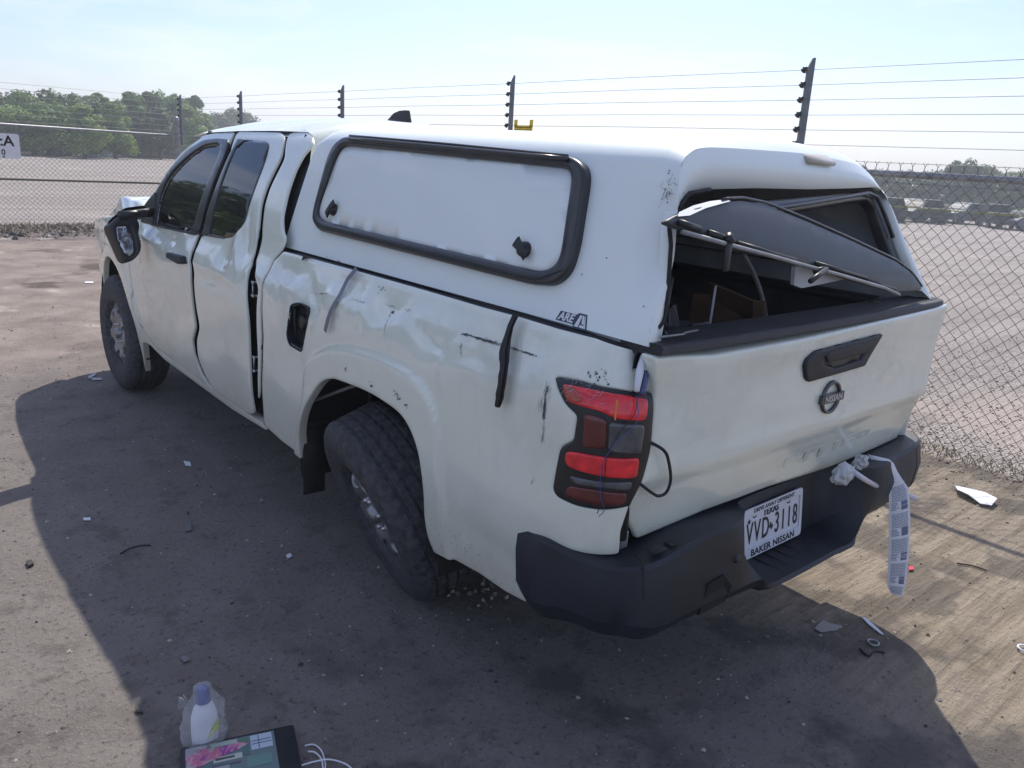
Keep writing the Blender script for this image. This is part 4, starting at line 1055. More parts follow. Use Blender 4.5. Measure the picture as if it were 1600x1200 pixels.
chips((-.62, .46), 70, .16, .035, .003); chips((1.08, 1.42), 18, .010, .05, .004); chips((1.12, 1.50), 8, .01, .05, .003); chips((1.0, 1.15), 16, .02, .06, .005); chips((.1, .82), 10, .3, .05, .003)
sc.build('scratches', M_SCR, truck, smooth=False)
sc = MB(); chips([(1.089,0.956)][0], 16, .012, .008, .008); chips([(1.211,0.946)][0], 6, .008, .004, .005); chips([(-0.188,0.897)][0], 8, .10, .03, .003); chips([(-0.515,0.786)][0], 10, .02, .06, .003); sc.build('bare_chips', M_CHIP, truck, smooth=False)
# scuffs on shell corner
b = MB()
for k in range(26):
    y0, z0 = [(-1.120,1.600)][0]; y_, z_ = random.gauss(y0 + .01, .010), random.gauss(z0, .016); strip(b, [(y_, z_), (y_ + random.gauss(0, .008), z_ + random.gauss(0, .012))], random.uniform(.0006, .0016), topper_pt, -1, .0015)
for q in [(-1.105,1.638), (-1.105,1.644), (-1.124,1.571), (-1.135,1.325), (-0.979,1.421), (-0.909,1.369)]: strip(b, [q, (q[0] + .004, q[1] + .002)], .003, topper_pt, -1, .0015)
b.build('shell_scuffs', M_SCR, tp, smooth=False)
# dirt on tailgate: long smears
# torn trim: grey tape hanging and rubber strip
b = MB(); tape = along([(0.105,1.244), (0.141,1.196), (0.144,1.135), (0.190,1.009)], 10); strip(b, tape, .024, side_pt, -1, .016)
tpe = b.build('hanging_tape', M_TAPEG, truck, smooth=True)
me = tpe.data
b = MB(); rb_ = [(-0.767,1.236), (-0.762,1.202), (-0.767,1.169), (-0.774,1.148), (-0.784,1.130), (-0.802,1.109), (-0.811,1.068), (-0.805,1.005)]
strip(b, along(rb_, 16), [.022, .020, .022, .026, .030, .036, .040, .038, .034, .032, .036, .034, .032, .036, .028, .016], side_pt, -1, .022); strip(b, along(rb_, 16), [.016] * 16, side_pt, -1, .028)
b.build('torn_seal', M_RUBBER, truck)
b = MB(); strip(b, [(0.534,1.224), (0.497,1.233), (0.446,1.237)], [.018, .008, .003], side_pt, -1, .006); b.build('torn_seal', M_RUBBER, truck)

# --- smashed rear of the shell: loose frame, fallen hatch, rod
panel('opening_frame', rnd([(-0.565,1.581), (-0.328,1.583), (-0.010,1.601), (0.335,1.621), (0.586,1.627), (0.640,1.607), (0.661,1.531), (0.678,1.418), (0.727,1.290), (0.661,1.289), (0.628,1.411), (0.599,1.510), (0.584,1.578), (0.536,1.597), (0.374,1.589), (-0.104,1.551), (-0.365,1.552)], .02), M_FRAME, tp, surf='Q', out=-.022, roll=.010, depth=.03, res=.02)
b = MB(); b.tube([Vector(trear_pt(x, z)) + Vector((0, .01, 0)) for x, z in along([(-0.406,1.547), (-0.102,1.567), (0.535,1.614), (0.595,1.595), (0.638,1.462)], 16)], .007, 8); b.build('frame_bead', M_FRAME, tp)
b = MB(); b.tube([Vector(trear_pt(x, z)) + Vector((.006, -.004, 0)) for x, z in along([(-0.778,1.281), (-0.755,1.298), (-0.745,1.389), (-0.740,1.479), (-0.753,1.527), (-0.712,1.546), (-0.703,1.571), (-0.671,1.595), (-0.574,1.606)], 26)], .006, 6); b.build('opening_seal', M_RUBBER, tp)
b = MB()
b.box((-.715, -1.12, 1.36), (.012, .03, .16), bev=.003); b.tube([(-.745, -1.165, 1.25), (-.73, -1.165, 1.40)], .006, 6); b.build('hinge_plate', M_BLACK, tp)
hatch_o = [(-0.852,1.536), (-0.811,1.549), (-0.720,1.566), (-0.577,1.582)] + [(-0.475,1.585), (-0.340,1.573), (-0.127,1.531), (0.140,1.473), (0.465,1.398), (0.594,1.352), (0.666,1.301), (0.646,1.291), (0.429,1.299), (0.086,1.360), (-0.180,1.415), (-0.438,1.464), (-0.617,1.495), (-0.800,1.524)]
M_HATCH = simple('grey_hatch_sheet', (.050, .057, .062), .45, coat=.1, var=.12, vscale=3)
ht = panel('rear_hatch', rnd(hatch_o, .02), M_HATCH, tp, surf='D', out=0, roll=.004, depth=.012, res=.03)
b = MB(); b.tube([Vector(door_pt(x, z)) + Vector((0, .004, .004)) for x, z in along([(-0.577,1.582), (-0.474,1.587), (-0.339,1.575), (-0.125,1.533), (0.142,1.475), (0.467,1.400), (0.595,1.354), (0.672,1.300)], 24)], .004, 6); b.build('hatch_edge', M_FRAME, ht)
b = MB(); lo_ = [(-0.795,1.544), (-0.721,1.563), (-0.637,1.576), (-0.544,1.584)]; hi_ = [(-0.746,1.549), (-0.679,1.564), (-0.605,1.577), (-0.537,1.584)]
lo3 = [Vector(door_pt(*q)) + Vector((0, -.006, 0)) for q in [(-0.804,1.548), (-0.756,1.550), (-0.678,1.566), (-0.552,1.582)]]; hi3 = [Vector(door_pt(*q)) + Vector((0, .006, .001)) for q in [(-0.781,1.555), (-0.713,1.570), (-0.631,1.580), (-0.543,1.585)]]
b.loft([lo3, hi3]); b.build('hatch_sunlit_edge', M_CHIP, ht)  # white strip paints the sunlit top edge of the hatch
rod = [Vector(door_pt(*q)) + Vector((0, -.015, 0)) for q in [(-0.807,1.516), (-0.599,1.480), (-0.408,1.448), (-0.180,1.408), (-0.042,1.385), (0.299,1.324), (0.419,1.295)]]
b = MB(); b.tube(rod, .0055, 8); rb = b.build('lock_rod', M_GALV, ht)
b = MB()
for q0, q1, r_ in (([(-0.794,1.528), (-0.755,1.520)]), ([(-0.750,1.520), (-0.731,1.508)]), ([(-0.672,1.504), (-0.618,1.491)]), ([(-0.590,1.484), (-0.289,1.430)]), ([(-0.160,1.418), (0.225,1.350)]), ([(0.177,1.347), (0.386,1.308)])) if False else ():
    pass
for (q0, q1), r_ in (([(-0.804,1.531), (-0.724,1.516)], .008), ([(-0.688,1.507), (-0.584,1.487)], .008), ([(-0.561,1.480), (-0.272,1.429)], .006), ([(-0.152,1.415), (0.178,1.357)], .006), ([(0.187,1.346), (0.402,1.309)], .008)):
    b.tube([Vector(door_pt(*q0)) + Vector((0, -.006, .004)), Vector(door_pt(*q1)) + Vector((0, -.006, .004))], r_, 8)
b.build('rod_channel', M_BLACK, ht)
b = MB(); a = Vector(door_pt(*[(-0.625,1.485)][0])); b.box(a + Vector((0, -.02, -.03)), (.022, .012, .07), bev=.004); b.tube([a + Vector((-.0, -.02, .005)), a + Vector((.01, -.01, .02))], .012, 8); b.build('rod_guide', M_BLACK, ht)
b = MB(); q0, q1 = [(-0.154,1.396), (-0.271,1.383)]; a = Vector(door_pt(*q0)); c = Vector(door_pt(*q1)) + Vector((0, -.05, 0)); b.tube([a, a + Vector((0, -.03, .01))], .009, 8); b.tube([a + Vector((.01, -.03, .01)), c], .0075, 8); b.build('lock_handle', M_BLACK, ht)
b = MB(); tri = [Vector(door_pt(*q)) + Vector((0, .03, 0)) for q in [(-0.161,1.411), (0.117,1.356), (-0.163,1.345), (-0.209,1.357), (-0.207,1.406)]]
b.add(tri + [p_ + Vector((0, .012, 0)) for p_ in tri], [(0, 4, 3, 2, 1), (5, 6, 7, 8, 9), (0, 1, 6, 5), (1, 2, 7, 6), (2, 3, 8, 7), (3, 4, 9, 8), (4, 0, 5, 9)]); b.build('corner_gusset', simple('pale_grey_panel', (.42, .44, .45), .5), tp, smooth=False)
# right hand side window of the shell
panel('side_window', wo_, M_FRAME, tp, surf='T', holes=[wi_], out=.022, roll=.009, depth=.05, res=.05, mirror=True)
panel('window_panel', wi2, M_TOP, tp, surf='T', out=.007, roll=0, depth=.004, res=.08, mirror=True)
panel('inner_window_frame', rnd([(0.672,-0.667,1.506), (0.672,-0.978,1.575), (0.672,-1.021,1.551), (0.672,-1.083,1.409), (0.672,-1.061,1.390)][0:0] + [], .02), M_FRAME, tp) if False else None
b = MB(); b.add([(.675, -.98, 1.60), (.675, -.25, 1.60), (.700, -.25, 1.36), (.705, -1.02, 1.36)], [(0, 1, 2, 3)]); b.build('inner_window_recess', simple('grey_window_recess', (.50, .54, .57), .5), tp, smooth=False)

# ================================================================= things lying in and hanging on the truck
bar = MB(); a, c = [(-0.275,-0.980,1.305), (-0.279,-0.980,1.190)]; bar.box((Vector(a) + Vector(c)) / 2, (.034, .004, (Vector(a) - Vector(c)).length + .04), rot=(Vector(a) - Vector(c)).to_track_quat('Z', 'X').to_matrix() @ Matrix.Rotation(.5, 3, 'Z'), bev=.001)
o = bar.build('metal_strip', simple('bright_white_strip', (.62, .64, .72), .4), smooth=False); tag(o, 'upright white flat metal strip behind the tailgate, in the smashed shell', 'metal strip')
b = MB(); b.tube(cr([(-0.074,-0.930,1.404), (0.000,-0.930,1.340), (0.065,-0.930,1.265), (0.120,-0.930,1.174), (0.140,-0.930,1.132)], 5), .0075, 8); o = b.build('plastic_hose', simple('dull_grey_hose', (.28, .29, .30), .5)); tag(o, 'thin curved grey hose standing up inside the shell', 'hose')
t_ = thing('cardboard_box', 'crushed brown cardboard box in the bed behind the tailgate', 'box', (.06, -.84, .86))
b = MB(); R_ = Matrix.Rotation(.5, 3, 'Z') @ Matrix.Rotation(.35, 3, 'Y')
b.box((.0, .02, .20), (.34, .24, .30), rot=R_, bev=.006); b.build('carton', M_CARD, t_, smooth=False)
b = MB(); b.box((-.10, -.05, .36), (.18, .16, .006), rot=Matrix.Rotation(.9, 3, 'Y') @ Matrix.Rotation(.3, 3, 'Z')); b.build('flap', M_CARD, t_, smooth=False)
def crumple(name, c, size, mat, seed, label, cat, n=14, k=.35, flat=1.0, group=None):
    v = []; f = []; random.seed(seed)
    for i in range(n + 1):
        th = math.pi * i / n
        for j in range(2 * n):
            ph = math.pi * j / n; d = Vector((math.sin(th) * math.cos(ph), math.sin(th) * math.sin(ph), math.cos(th)))
            w = 1 + k * (noise.noise(d * 2.3 + Vector((seed, 0, 0))) + .5 * abs(noise.noise(d * 6 + Vector((0, seed, 0)))))
            v.append((c[0] + d.x * w * size[0], c[1] + d.y * w * size[1], c[2] + d.z * w * size[2] * flat))
    for i in range(n):
        for j in range(2 * n): j2 = (j + 1) % (2 * n); f.append((i * 2 * n + j, (i + 1) * 2 * n + j, (i + 1) * 2 * n + j2, i * 2 * n + j2))
    o = link(name, v, f, mat, None, False)
    if label: tag(o, label, cat, group)
    return o
M_GREYP = simple('grey_crumpled_panel', (.38, .40, .43), .55, var=.3, vscale=10)
crumple('torn_trim_panel', (-.44, -.86, 1.13), (.16, .12, .11), M_GREYP, 3, 'crumpled grey trim piece in the left rear corner of the bed', 'trim')
crumple('wire_bundle', (-.56, -1.02, 1.18), (.07, .06, .08), M_BLACK, 5, 'black tangle of wiring beside the left end of the tailgate', 'wiring', n=10, k=.9)
crumple('plastic_sheet', (-.27, -.95, 1.13), (.13, .10, .06), M_GREYP, 8, 'folded grey plastic sheet lying at the foot of the white strip', 'sheet')
b = MB(); b.tube([(-.78, -1.19, 1.262), (-.70, -1.20, 1.264), (-.68, -1.185, 1.262), (-.62, -1.18, 1.262)], .003, 6); b.tube(cr([(-.79, -1.16, 1.268), (-.75, -1.12, 1.272), (-.71, -1.13, 1.266), (-.73, -1.17, 1.262)], 4), .0025, 6)
o = b.build('loose_wires', M_GALV); tag(o, 'bent thin wires lying on the left end of the tailgate cap', 'wire')
# leaf litter on the cap
b = MB(); 
for k in range(7):
    x, y = .42 + random.gauss(0, .012), -1.15 + random.gauss(0, .02); b.tube([(x, y, 1.2555), (x + random.gauss(0, .012), y + random.gauss(0, .012), 1.258)], .0018, 4)
o = b.build('twig_litter', M_BLACK); tag(o, 'tiny dark twig on the right half of the tailgate cap', 'twig')

# paper slip with printed labels
rows = [((1356, 709), (1364, 712)), ((1364, 724), (1387, 716)), ((1372, 735), (1391, 719)), ((1382, 742), (1395, 723)), ((1391, 746), (1402, 736)), ((1390, 757), (1410, 748)), ((1389, 770), (1419, 762)), ((1388, 790), (1420, 782)), ((1387, 820), (1420, 812)), ((1386, 860), (1418, 856)), ((1385, 895), (1415, 895)), ((1387, 918), (1413, 922)), ((1394, 929), (1411, 933))]
LR = list(zip([(-0.305,0.718), (-0.280,0.683), (-0.257,0.657), (-0.231,0.642), (-0.208,0.633), (-0.205,0.606), (-0.201,0.574), (-0.194,0.524), (-0.182,0.448), (-0.164,0.345), (-0.149,0.253), (-0.132,0.193), (-0.110,0.164)], [(-0.285,0.712), (-0.231,0.706), (-0.221,0.699), (-0.210,0.690), (-0.188,0.659), (-0.164,0.631), (-0.136,0.598), (-0.124,0.549), (-0.109,0.473), (-0.091,0.360), (-0.078,0.258), (-0.068,0.186), (-0.067,0.156)]))
vn = Vector((-.66, -.75, 0)); v = []
bulge = [.0, .01, .015, .01, .0, -.004, .0, .006, .012, .014, .010, .0, -.006]
NC = 5
for (l_, r_), bu in zip(LR, bulge):
    for k in range(NC):
        t = k / (NC - 1); q = Vector(slip_pt(l_[0] + (r_[0] - l_[0]) * t, l_[1] + (r_[1] - l_[1]) * t)) + vn * (bu + .006 * math.sin(t * math.pi)); v.append(q)
f = [(i * NC + k, i * NC + k + 1, (i + 1) * NC + k + 1, (i + 1) * NC + k) for i in range(len(LR) - 1) for k in range(NC - 1)]
n0 = len(v); v2 = v + [q - vn * .0012 for q in v]; f2 = f + [tuple(n0 + i for i in q[::-1]) for q in f]
slip = link('label_strip', v2, f2, M_PAPER, None); tag(slip, 'long white paper strip of printed labels fluttering from the right end of the bumper', 'paper strip')
def on_slip(u, w):   # u 0..1 across, w 0..1 from the fold (row 5) to the end
    t = 5 + w * 7; i = min(11, int(t)); fr = t - i; k = min(NC - 2, int(u * (NC - 1))); fu = u * (NC - 1) - k
    A = v[i * NC + k].lerp(v[i * NC + k + 1], fu); B = v[(i + 1) * NC + k].lerp(v[(i + 1) * NC + k + 1], fu)
    return A.lerp(B, fr) + vn * .0014
pr = MB(); ba = MB()
bounds = [0.06, .155, .385, .600, .800, 1.0]
# arc length along w is uneven: map by height
def wz(z):
    lo, hi = 0.0, 1.0
    for _ in range(30):
        m = (lo + hi) / 2
        if on_slip(.5, m).z > z: lo = m
        else: hi = m
    return lo
ztop, zbot = on_slip(.5, 0).z, on_slip(.5, 1).z
random.seed(5)
nl = 5; pitch = (ztop - zbot) / 4.6
def quad(mb, u0, u1, z0, z1):
    mb.add([on_slip(u0, wz(z0)), on_slip(u1, wz(z0)), on_slip(u1, wz(z1)), on_slip(u0, wz(z1))], [(0, 1, 2, 3)])
for L_ in range(5):
    zt = ztop - .01 - L_ * pitch + .0
    for k in range(9):
        z = zt - .006 - k * pitch * .062
        if z < zbot + .01: break
        u = .12
        while u < .86:
            w = random.uniform(.05, .16); quad(pr, u, min(.88, u + w), z, z - .0034); u += w + .025
    for k in range(5):
        z = zt - pitch * .64 - k * pitch * .062
        if z < zbot + .01: break
        quad(pr, .10, random.uniform(.30, .46), z, z - .0034)
    for k in range(6):
        z = zt - pitch * .62 - k * pitch * .055
        if z < zbot + .01: break
        quad(ba, .56, .88, z, z - random.choice((.003, .0045)))
pr.build('printed_text', M_PRINT, slip, smooth=False); ba.build('barcode', M_BAR, slip, smooth=False)
tube_pts = [(0.215,-1.235,0.741)] + [(0.230,-1.300,0.707)] + [tuple(Vector(slip_pt(*q)) + vn * o_) for q, o_ in zip([(-0.211,0.578), (-0.138,0.558), (-0.073,0.539)], (-.012, -.035, -.045))]
b = MB(); b.tube(cr(tube_pts, 5), .0095, 10); o = b.build('plastic_tube', M_TUBE); tag(o, 'clear white plastic tube sticking out between the tailgate and bumper', 'tube')
crumple('plastic_bag', [(0.163,-1.265,0.724)][0], (.060, .025, .032), M_BAG, 12, 'crumpled clear plastic bag wedged under the right of the tailgate', 'bag', n=16, k=.35)
crumple('plastic_bag', [(0.310,-1.250,0.730)][0], (.034, .02, .024), M_BAG, 21, 'small crumpled clear bag beside the fold of the paper strip', 'bag', n=12, k=.4)

# ================================================================= ground
def ground_mat():
    m, n, l, b_ = nt('ground_dirt_and_gravel'); setp(b_, Roughness=.95)
    t = n.new('ShaderNodeTexCoord'); s = n.new('ShaderNodeSeparateXYZ'); l.new(t.outputs['Object'], s.inputs[0])
    def N(scale, det=6, rough=.6, src=None, dist=0.0):
        q = n.new('ShaderNodeTexNoise'); q.inputs['Scale'].default_value = scale; q.inputs['Detail'].default_value = det; q.inputs['Roughness'].default_value = rough; q.inputs['Distortion'].default_value = dist
        l.new(src or t.outputs['Object'], q.inputs['Vector']); return q.outputs['Fac']
    def mix(f_, a, c, blend='MIX'):
        q = n.new('ShaderNodeMixRGB'); q.blend_type = blend
        for i, z in ((0, f_), (1, a), (2, c)):
            if isinstance(z, (int, float)): q.inputs[i].default_value = z
            elif isinstance(z, tuple): q.inputs[i].default_value = (*z, 1)
            else: l.new(z, q.inputs[i])
        return q.outputs[0]
    def rng(v_, a, c, lo=0., hi=1.):
        q = n.new('ShaderNodeMapRange'); q.interpolation_type = 'SMOOTHSTEP'; q.inputs[1].default_value = a; q.inputs[2].default_value = c; q.inputs[3].default_value = lo; q.inputs[4].default_value = hi
        l.new(v_, q.inputs[0]); return q.outputs[0]
    def mth(op, a, c):
        q = n.new('ShaderNodeMath'); q.operation = op
        for i, z in ((0, a), (1, c)):
            if isinstance(z, (int, float)): q.inputs[i].default_value = z
            else: l.new(z, q.inputs[i])
        return q.outputs[0]
    big = N(.55, 5); mid = N(2.6, 7); fine = N(45, 5); grit = N(170, 3, .7)
    # worn asphalt
    vor = n.new('ShaderNodeTexVoronoi'); vor.inputs['Scale'].default_value = 120; l.new(t.outputs['Object'], vor.inputs['Vector'])
    agg = rng(vor.outputs['Distance'], .10, .26, 1, 0); vc = n.new('ShaderNodeSeparateColor'); l.new(vor.outputs['Color'], vc.inputs[0]); pick = rng(vc.outputs[0], .80, .9)
    asp = mix(rng(mid, .35, .7), (.15, .130, .119), (.205, .183, .168)); asp = mix(rng(grit, .40, .70), asp, (.19, .17, .155)); asp = mix(rng(fine, .54, .72), asp, (.070, .064, .060)); asp = mix(mth('MULTIPLY', rng(N(5.5, 7, .7), .52, .64), .55), asp, (.085, .075, .068)); asp = mix(mth('MULTIPLY', rng(N(3.1, 6, .7), .58, .70), .6), asp, (.23, .205, .185))
    asp = mix(mth('MULTIPLY', mth('MULTIPLY', agg, pick), .75), asp, (.42, .37, .31))
    # sandy dirt with dragged streaks
    mp_ = n.new('ShaderNodeMapping'); mp_.inputs['Rotation'].default_value = (0, 0, math.radians(32)); mp_.inputs['Scale'].default_value = (2.0, 22, 1); l.new(t.outputs['Object'], mp_.inputs[0])
    stre = N(1.0, 6, .65, mp_.outputs[0])
    sand = mix(rng(stre, .35, .65), (.195, .155, .110), (.315, .262, .195)); sand = mix(rng(grit, .55, .75), sand, (.40, .35, .28)); sand = mix(rng(fine, .60, .72), sand, (.15, .12, .09))
    # greyer pink dirt ahead of the truck, wet patches
    dirt = mix(rng(mid, .3, .7), (.16, .125, .105), (.27, .225, .195)); dirt = mix(rng(grit, .5, .75), dirt, (.38, .34, .30))
    wet = rng(N(.9, 5, .55, None, .4), .56, .66); dirt = mix(wet, dirt, (.085, .062, .05)); pale = rng(N(1.3, 5), .60, .70); dirt = mix(pale, dirt, (.42, .38, .33))
    # gravel of the lots beyond the fence
    mp2 = n.new('ShaderNodeMapping'); mp2.inputs['Rotation'].default_value = (0, 0, math.radians(-8)); mp2.inputs['Scale'].default_value = (.10, .9, 1); l.new(t.outputs['Object'], mp2.inputs[0])
    band = N(1.0, 5, .6, mp2.outputs[0]); v2_ = n.new('ShaderNodeTexVoronoi'); v2_.inputs['Scale'].default_value = 55; l.new(t.outputs['Object'], v2_.inputs['Vector'])
    grav = mix(rng(band, .35, .65), (.32, .285, .262), (.47, .425, .39)); grav = mix(rng(v2_.outputs['Distance'], .3, .8), grav, (.22, .19, .175)); gc = n.new('ShaderNodeSeparateColor'); l.new(v2_.outputs['Color'], gc.inputs[0])
    grav = mix(rng(gc.outputs[0], .75, .95), grav, (.46, .42, .39)); grav = mix(mth('MULTIPLY', rng(N(9, 4), .55, .7), .5), grav, (.20, .175, .16)); rut = n.new('ShaderNodeMapping'); rut.inputs['Rotation'].default_value = (0, 0, math.radians(12)); rut.inputs['Scale'].default_value = (.05, 2.4, 1); l.new(t.outputs['Object'], rut.inputs[0]); grav = mix(rng(N(1.0, 4, .6, rut.outputs[0]), .52, .66), grav, (.25, .215, .19)); grav = mix(rng(N(.35, 5), .55, .68), grav, (.42, .36, .32))
    # zones
    wob = mth('MULTIPLY', mth('SUBTRACT', mid, .5), 1.3)
    z1 = rng(mth('ADD', s.outputs['X'], wob), -.1, .75)
    near = mix(z1, asp, sand)
    z2 = rng(mth('ADD', mth('ADD', s.outputs['Y'], mth('MULTIPLY', s.outputs['X'], -.25)), wob), 3.7, 5.2)
    near = mix(z2, near, dirt)
    oil = rng(mth('MULTIPLY', rng(N(2.0, 4), .45, .62), rng(s.outputs['Y'], .8, -1.0)), .1, .9); near = mix(mth('MULTIPLY', oil, .55), near, (.045, .040, .038))
    ox = rng(s.outputs['X'], 2.86, 2.96); oy = rng(s.outputs['Y'], 12.7, 12.85); out_ = mth('MAXIMUM', ox, oy)
    base = mix(out_, near, grav)
    far = rng(mth('ADD', s.outputs['Y'], mth('MULTIPLY', s.outputs['X'], -.55)), 70, 74)
    l.new(base, b_.inputs['Base Color'])
    h = mth('ADD', mth('MULTIPLY', grit, .25), mth('ADD', mth('MULTIPLY', fine, .5), mth('MULTIPLY', stre, mth('MULTIPLY', z1, 1.5))))
    h = mth('ADD', h, mth('MULTIPLY', v2_.outputs['Distance'], mth('MULTIPLY', out_, .9)))
    bp = n.new('ShaderNodeBump'); bp.inputs['Strength'].default_value = .8; bp.inputs['Distance'].default_value = .025; l.new(h, bp.inputs['Height']); l.new(bp.outputs[0], b_.inputs['Normal'])
    return m
M_GROUND = ground_mat()
def gheight(x, y):
    d = max(0.0, 1 - abs(y - 13.2) / .9) if x < 2.6 else 0.0
    e = max(0.0, 1 - abs(x - 3.0) / .28) if y < 12.5 else 0.0
    h = .14 * d ** 1.3 * (.6 + .4 * noise.noise(Vector((x * 2, y * 2, 0)))) + .015 * e * (.7 + .6 * noise.noise(Vector((x * 3, y * 3, 1))))
    if x > 6:
        k = min(1, max(0, (x - .85 * y) / 14)); h -= 1.2 * min(1, (x - 6) / 36) * k * k * (3 - 2 * k)
    if x < 2.5 and -2 < y < 12: h += .006 * noise.noise(Vector((x * 1.4, y * 1.4, 3))) + .002 * noise.noise(Vector((x * 7, y * 7, 3)))
    return h
gx = list(np.concatenate([[-400, -200, -60, -20, -8], np.arange(-5, 4.01, .10), [5, 6], np.arange(8, 80, 3.), [100, 140, 200, 400]])); gy = list(np.concatenate([[-400, -100, -20, -8], np.arange(-4, 15.01, .12), np.arange(18, 110, 4.), [200, 400]]))
v = [(x, y, gheight(x, y)) for y in gy for x in gx]; W_ = len(gx)
f = [(j * W_ + i, j * W_ + i + 1, (j + 1) * W_ + i + 1, (j + 1) * W_ + i) for j in range(len(gy) - 1) for i in range(W_ - 1)]
g = link('ground', v, f, M_GROUND); tag(g, kind='structure')

# loose stones
def stone_geo(mb, c, r, seed, mi=0):
    rs = random.Random(seed); V_ = []
    base = [(1, 0, 0), (-1, 0, 0), (0, 1, 0), (0, -1, 0), (0, 0, .7), (0, 0, -.5), (.6, .6, .35), (-.6, .55, .3), (.6, -.6, .3), (-.6, -.6, .35)]
    a = rs.uniform(0, 6.3); ca, sa = math.cos(a), math.sin(a); sx, sy = rs.uniform(.7, 1.25), rs.uniform(.6, 1.0)
    for (x, y, z) in base[:6]:
        k = rs.uniform(.75, 1.2); x, y, z = x * sx * k, y * sy * k, z * k; V_.append((c[0] + r * (x * ca - y * sa), c[1] + r * (x * sa + y * ca), c[2] + r * z))
    mb.add(V_, [(0, 2, 4), (2, 1, 4), (1, 3, 4), (3, 0, 4), (2, 0, 5), (1, 2, 5), (3, 1, 5), (0, 3, 5)], mi)
M_ST = [simple('stone_grey', (.16, .145, .13), .9), simple('stone_pale', (.40, .36, .31), .9), simple('stone_dark', (.05, .045, .042), .9)]
rs = random.Random(21); mb = MB()
for k in range(16000):
    x = rs.uniform(-3.2, 2.8); y = rs.uniform(-2.0, 7.0) if rs.random() < .75 else rs.uniform(-2, 12)
    r = min(.012, rs.expovariate(1 / .0021) + .0012)
    stone_geo(mb, (x, y, gheight(x, y) + r * .2), r, k, rs.choices((0, 1, 2), (4, 3, 2))[0])
o = mb.build('loose_grit', M_ST, smooth=False); tag(o, kind='stuff')
mb = MB()
for k in range(9000):
    if k % 2: x, y = rs.uniform(-3, 2.7), rs.gauss(13.15, .5)
    else: x, y = rs.gauss(3.1, .28), rs.uniform(-2, 3)
    r = min(.05 if k % 2 else .016, rs.expovariate(1 / (.009 if k % 2 else .004)) + .003)
    stone_geo(mb, (x, y, gheight(x, y) + r * .2), r * (1.5 if k % 2 else .8), k, rs.choices((0, 1, 2), (4, 2, 3) if k % 2 else (4, 4, 1))[0])
for k in range(9000):
    x = 3.2 + rs.random() ** 1.5 * 5; y = rs.uniform(-2.5, 8); r = rs.uniform(.004, .013)
    stone_geo(mb, (x, y, r * .2), r, k, rs.choices((0, 1, 2), (4, 4, 1))[0])
o = mb.build('gravel', M_ST, smooth=False); tag(o, kind='stuff')
# dry grass at the fence foot
M_DRY = simple('dry_grass', (.17, .13, .08), .9, var=.4, vscale=6, col2=(.28, .22, .14))
mb = MB()
for k in range(5200):
    if k % 2: x, y = rs.uniform(-3, 2.7), rs.gauss(12.9, .25)
    else: x, y = rs.gauss(3.0, .08), rs.uniform(-2, 3)
    h = rs.uniform(.02, .10) * (1.3 if k % 2 else .5); a = rs.uniform(0, 6.3); w = .003 * (2 if k % 2 else 1); z = gheight(x, y)
    dx, dy = rs.gauss(0, .5) * h, rs.gauss(0, .5) * h
    mb.add([(x - w * math.cos(a), y - w * math.sin(a), z), (x + w * math.cos(a), y + w * math.sin(a), z), (x + dx, y + dy, z + h)], [(0, 1, 2)])
o = mb.build('dry_weeds', M_DRY, smooth=False); tag(o, kind='stuff')

# ================================================================= chain link fence
def chain(x0, x1, h, diag, r, place, barb=True, n=4):
    """diamond mesh: zigzag wires; place(u, z) -> point"""
    V_ = []; F_ = []
    def seg(a, c, rr):
        a, c = Vector(a), Vector(c); t = (c - a).normalized(); u = t.cross(Vector((.3, .8, .1))).normalized(); w = t.cross(u); b0 = len(V_)
        for p_ in (a, c):
            for k in range(3): an = 2 * math.pi * k / 3; V_.append(tuple(p_ + (u * math.cos(an) + w * math.sin(an)) * rr))
        for k in range(3): k2 = (k + 1) % 3; F_.append((b0 + k, b0 + k2, b0 + 3 + k2, b0 + 3 + k))
    nu = int((x1 - x0) / diag); nz = int(h / diag)
    rj = random.Random(4)
    jit = {}
    def P_(i, j):
        if (i, j) not in jit: jit[(i, j)] = (rj.gauss(0, diag * .03), rj.gauss(0, diag * .03), rj.gauss(0, .003))
        q = jit[(i, j)]; return place(x0 + i * diag / 2 + q[0], .01 + j * diag / 2 + q[1], q[2])
    for i in range(0, 2 * nu):
        for j in range(0, 2 * nz):
            if (i + j) % 2 == 0: seg(P_(i, j), P_(i + 1, j + 1), r)
            else: seg(P_(i + 1, j), P_(i, j + 1), r)
    if barb:
        top = 2 * nz
        for i in range(0, 2 * nu + 1):
            if (i + top) % 2 == 0:
                c = place(x0 + i * diag / 2, .01 + top * diag / 2 + .022, 0); seg(P_(i, top), c, r * 1.4)
                for s_ in (-1, 1): seg(c, place(x0 + i * diag / 2 + s_ * diag * .24, .01 + top * diag / 2 + .045, s_ * .008), r)
    return V_, F_
fe = thing('chain_link_fence', 'chain link fence running along the right side of the truck to the corner post', 'fence', (2.88, 5.5, 0))
def under(o, root):
    o.parent = root; o.matrix_parent_inverse = Matrix.Translation(root.location).inverted(); return o
V_, F_ = chain(-2.6, 12.7, 1.74, .075, .0019, lambda u, z, d: (2.88 + d + .02 * math.sin(u * 1.1) * (1 - z / 1.8), u, z))
o = under(link('wire_mesh', V_, F_, M_WIRE, None, False), fe); o['kind'] = 'stuff'
b = MB(); b.tube([(2.915, -3.0, 1.705), (2.915, 4, 1.712), (2.915, 12.72, 1.70)], .022, 10); under(b.build('top_rail', M_GALV), fe)
b = MB(); b.tube([(2.90, -3.0, 1.655), (2.90, 12.7, 1.655)], .0035, 6); under(b.build('tension_wire', M_GALV), fe)
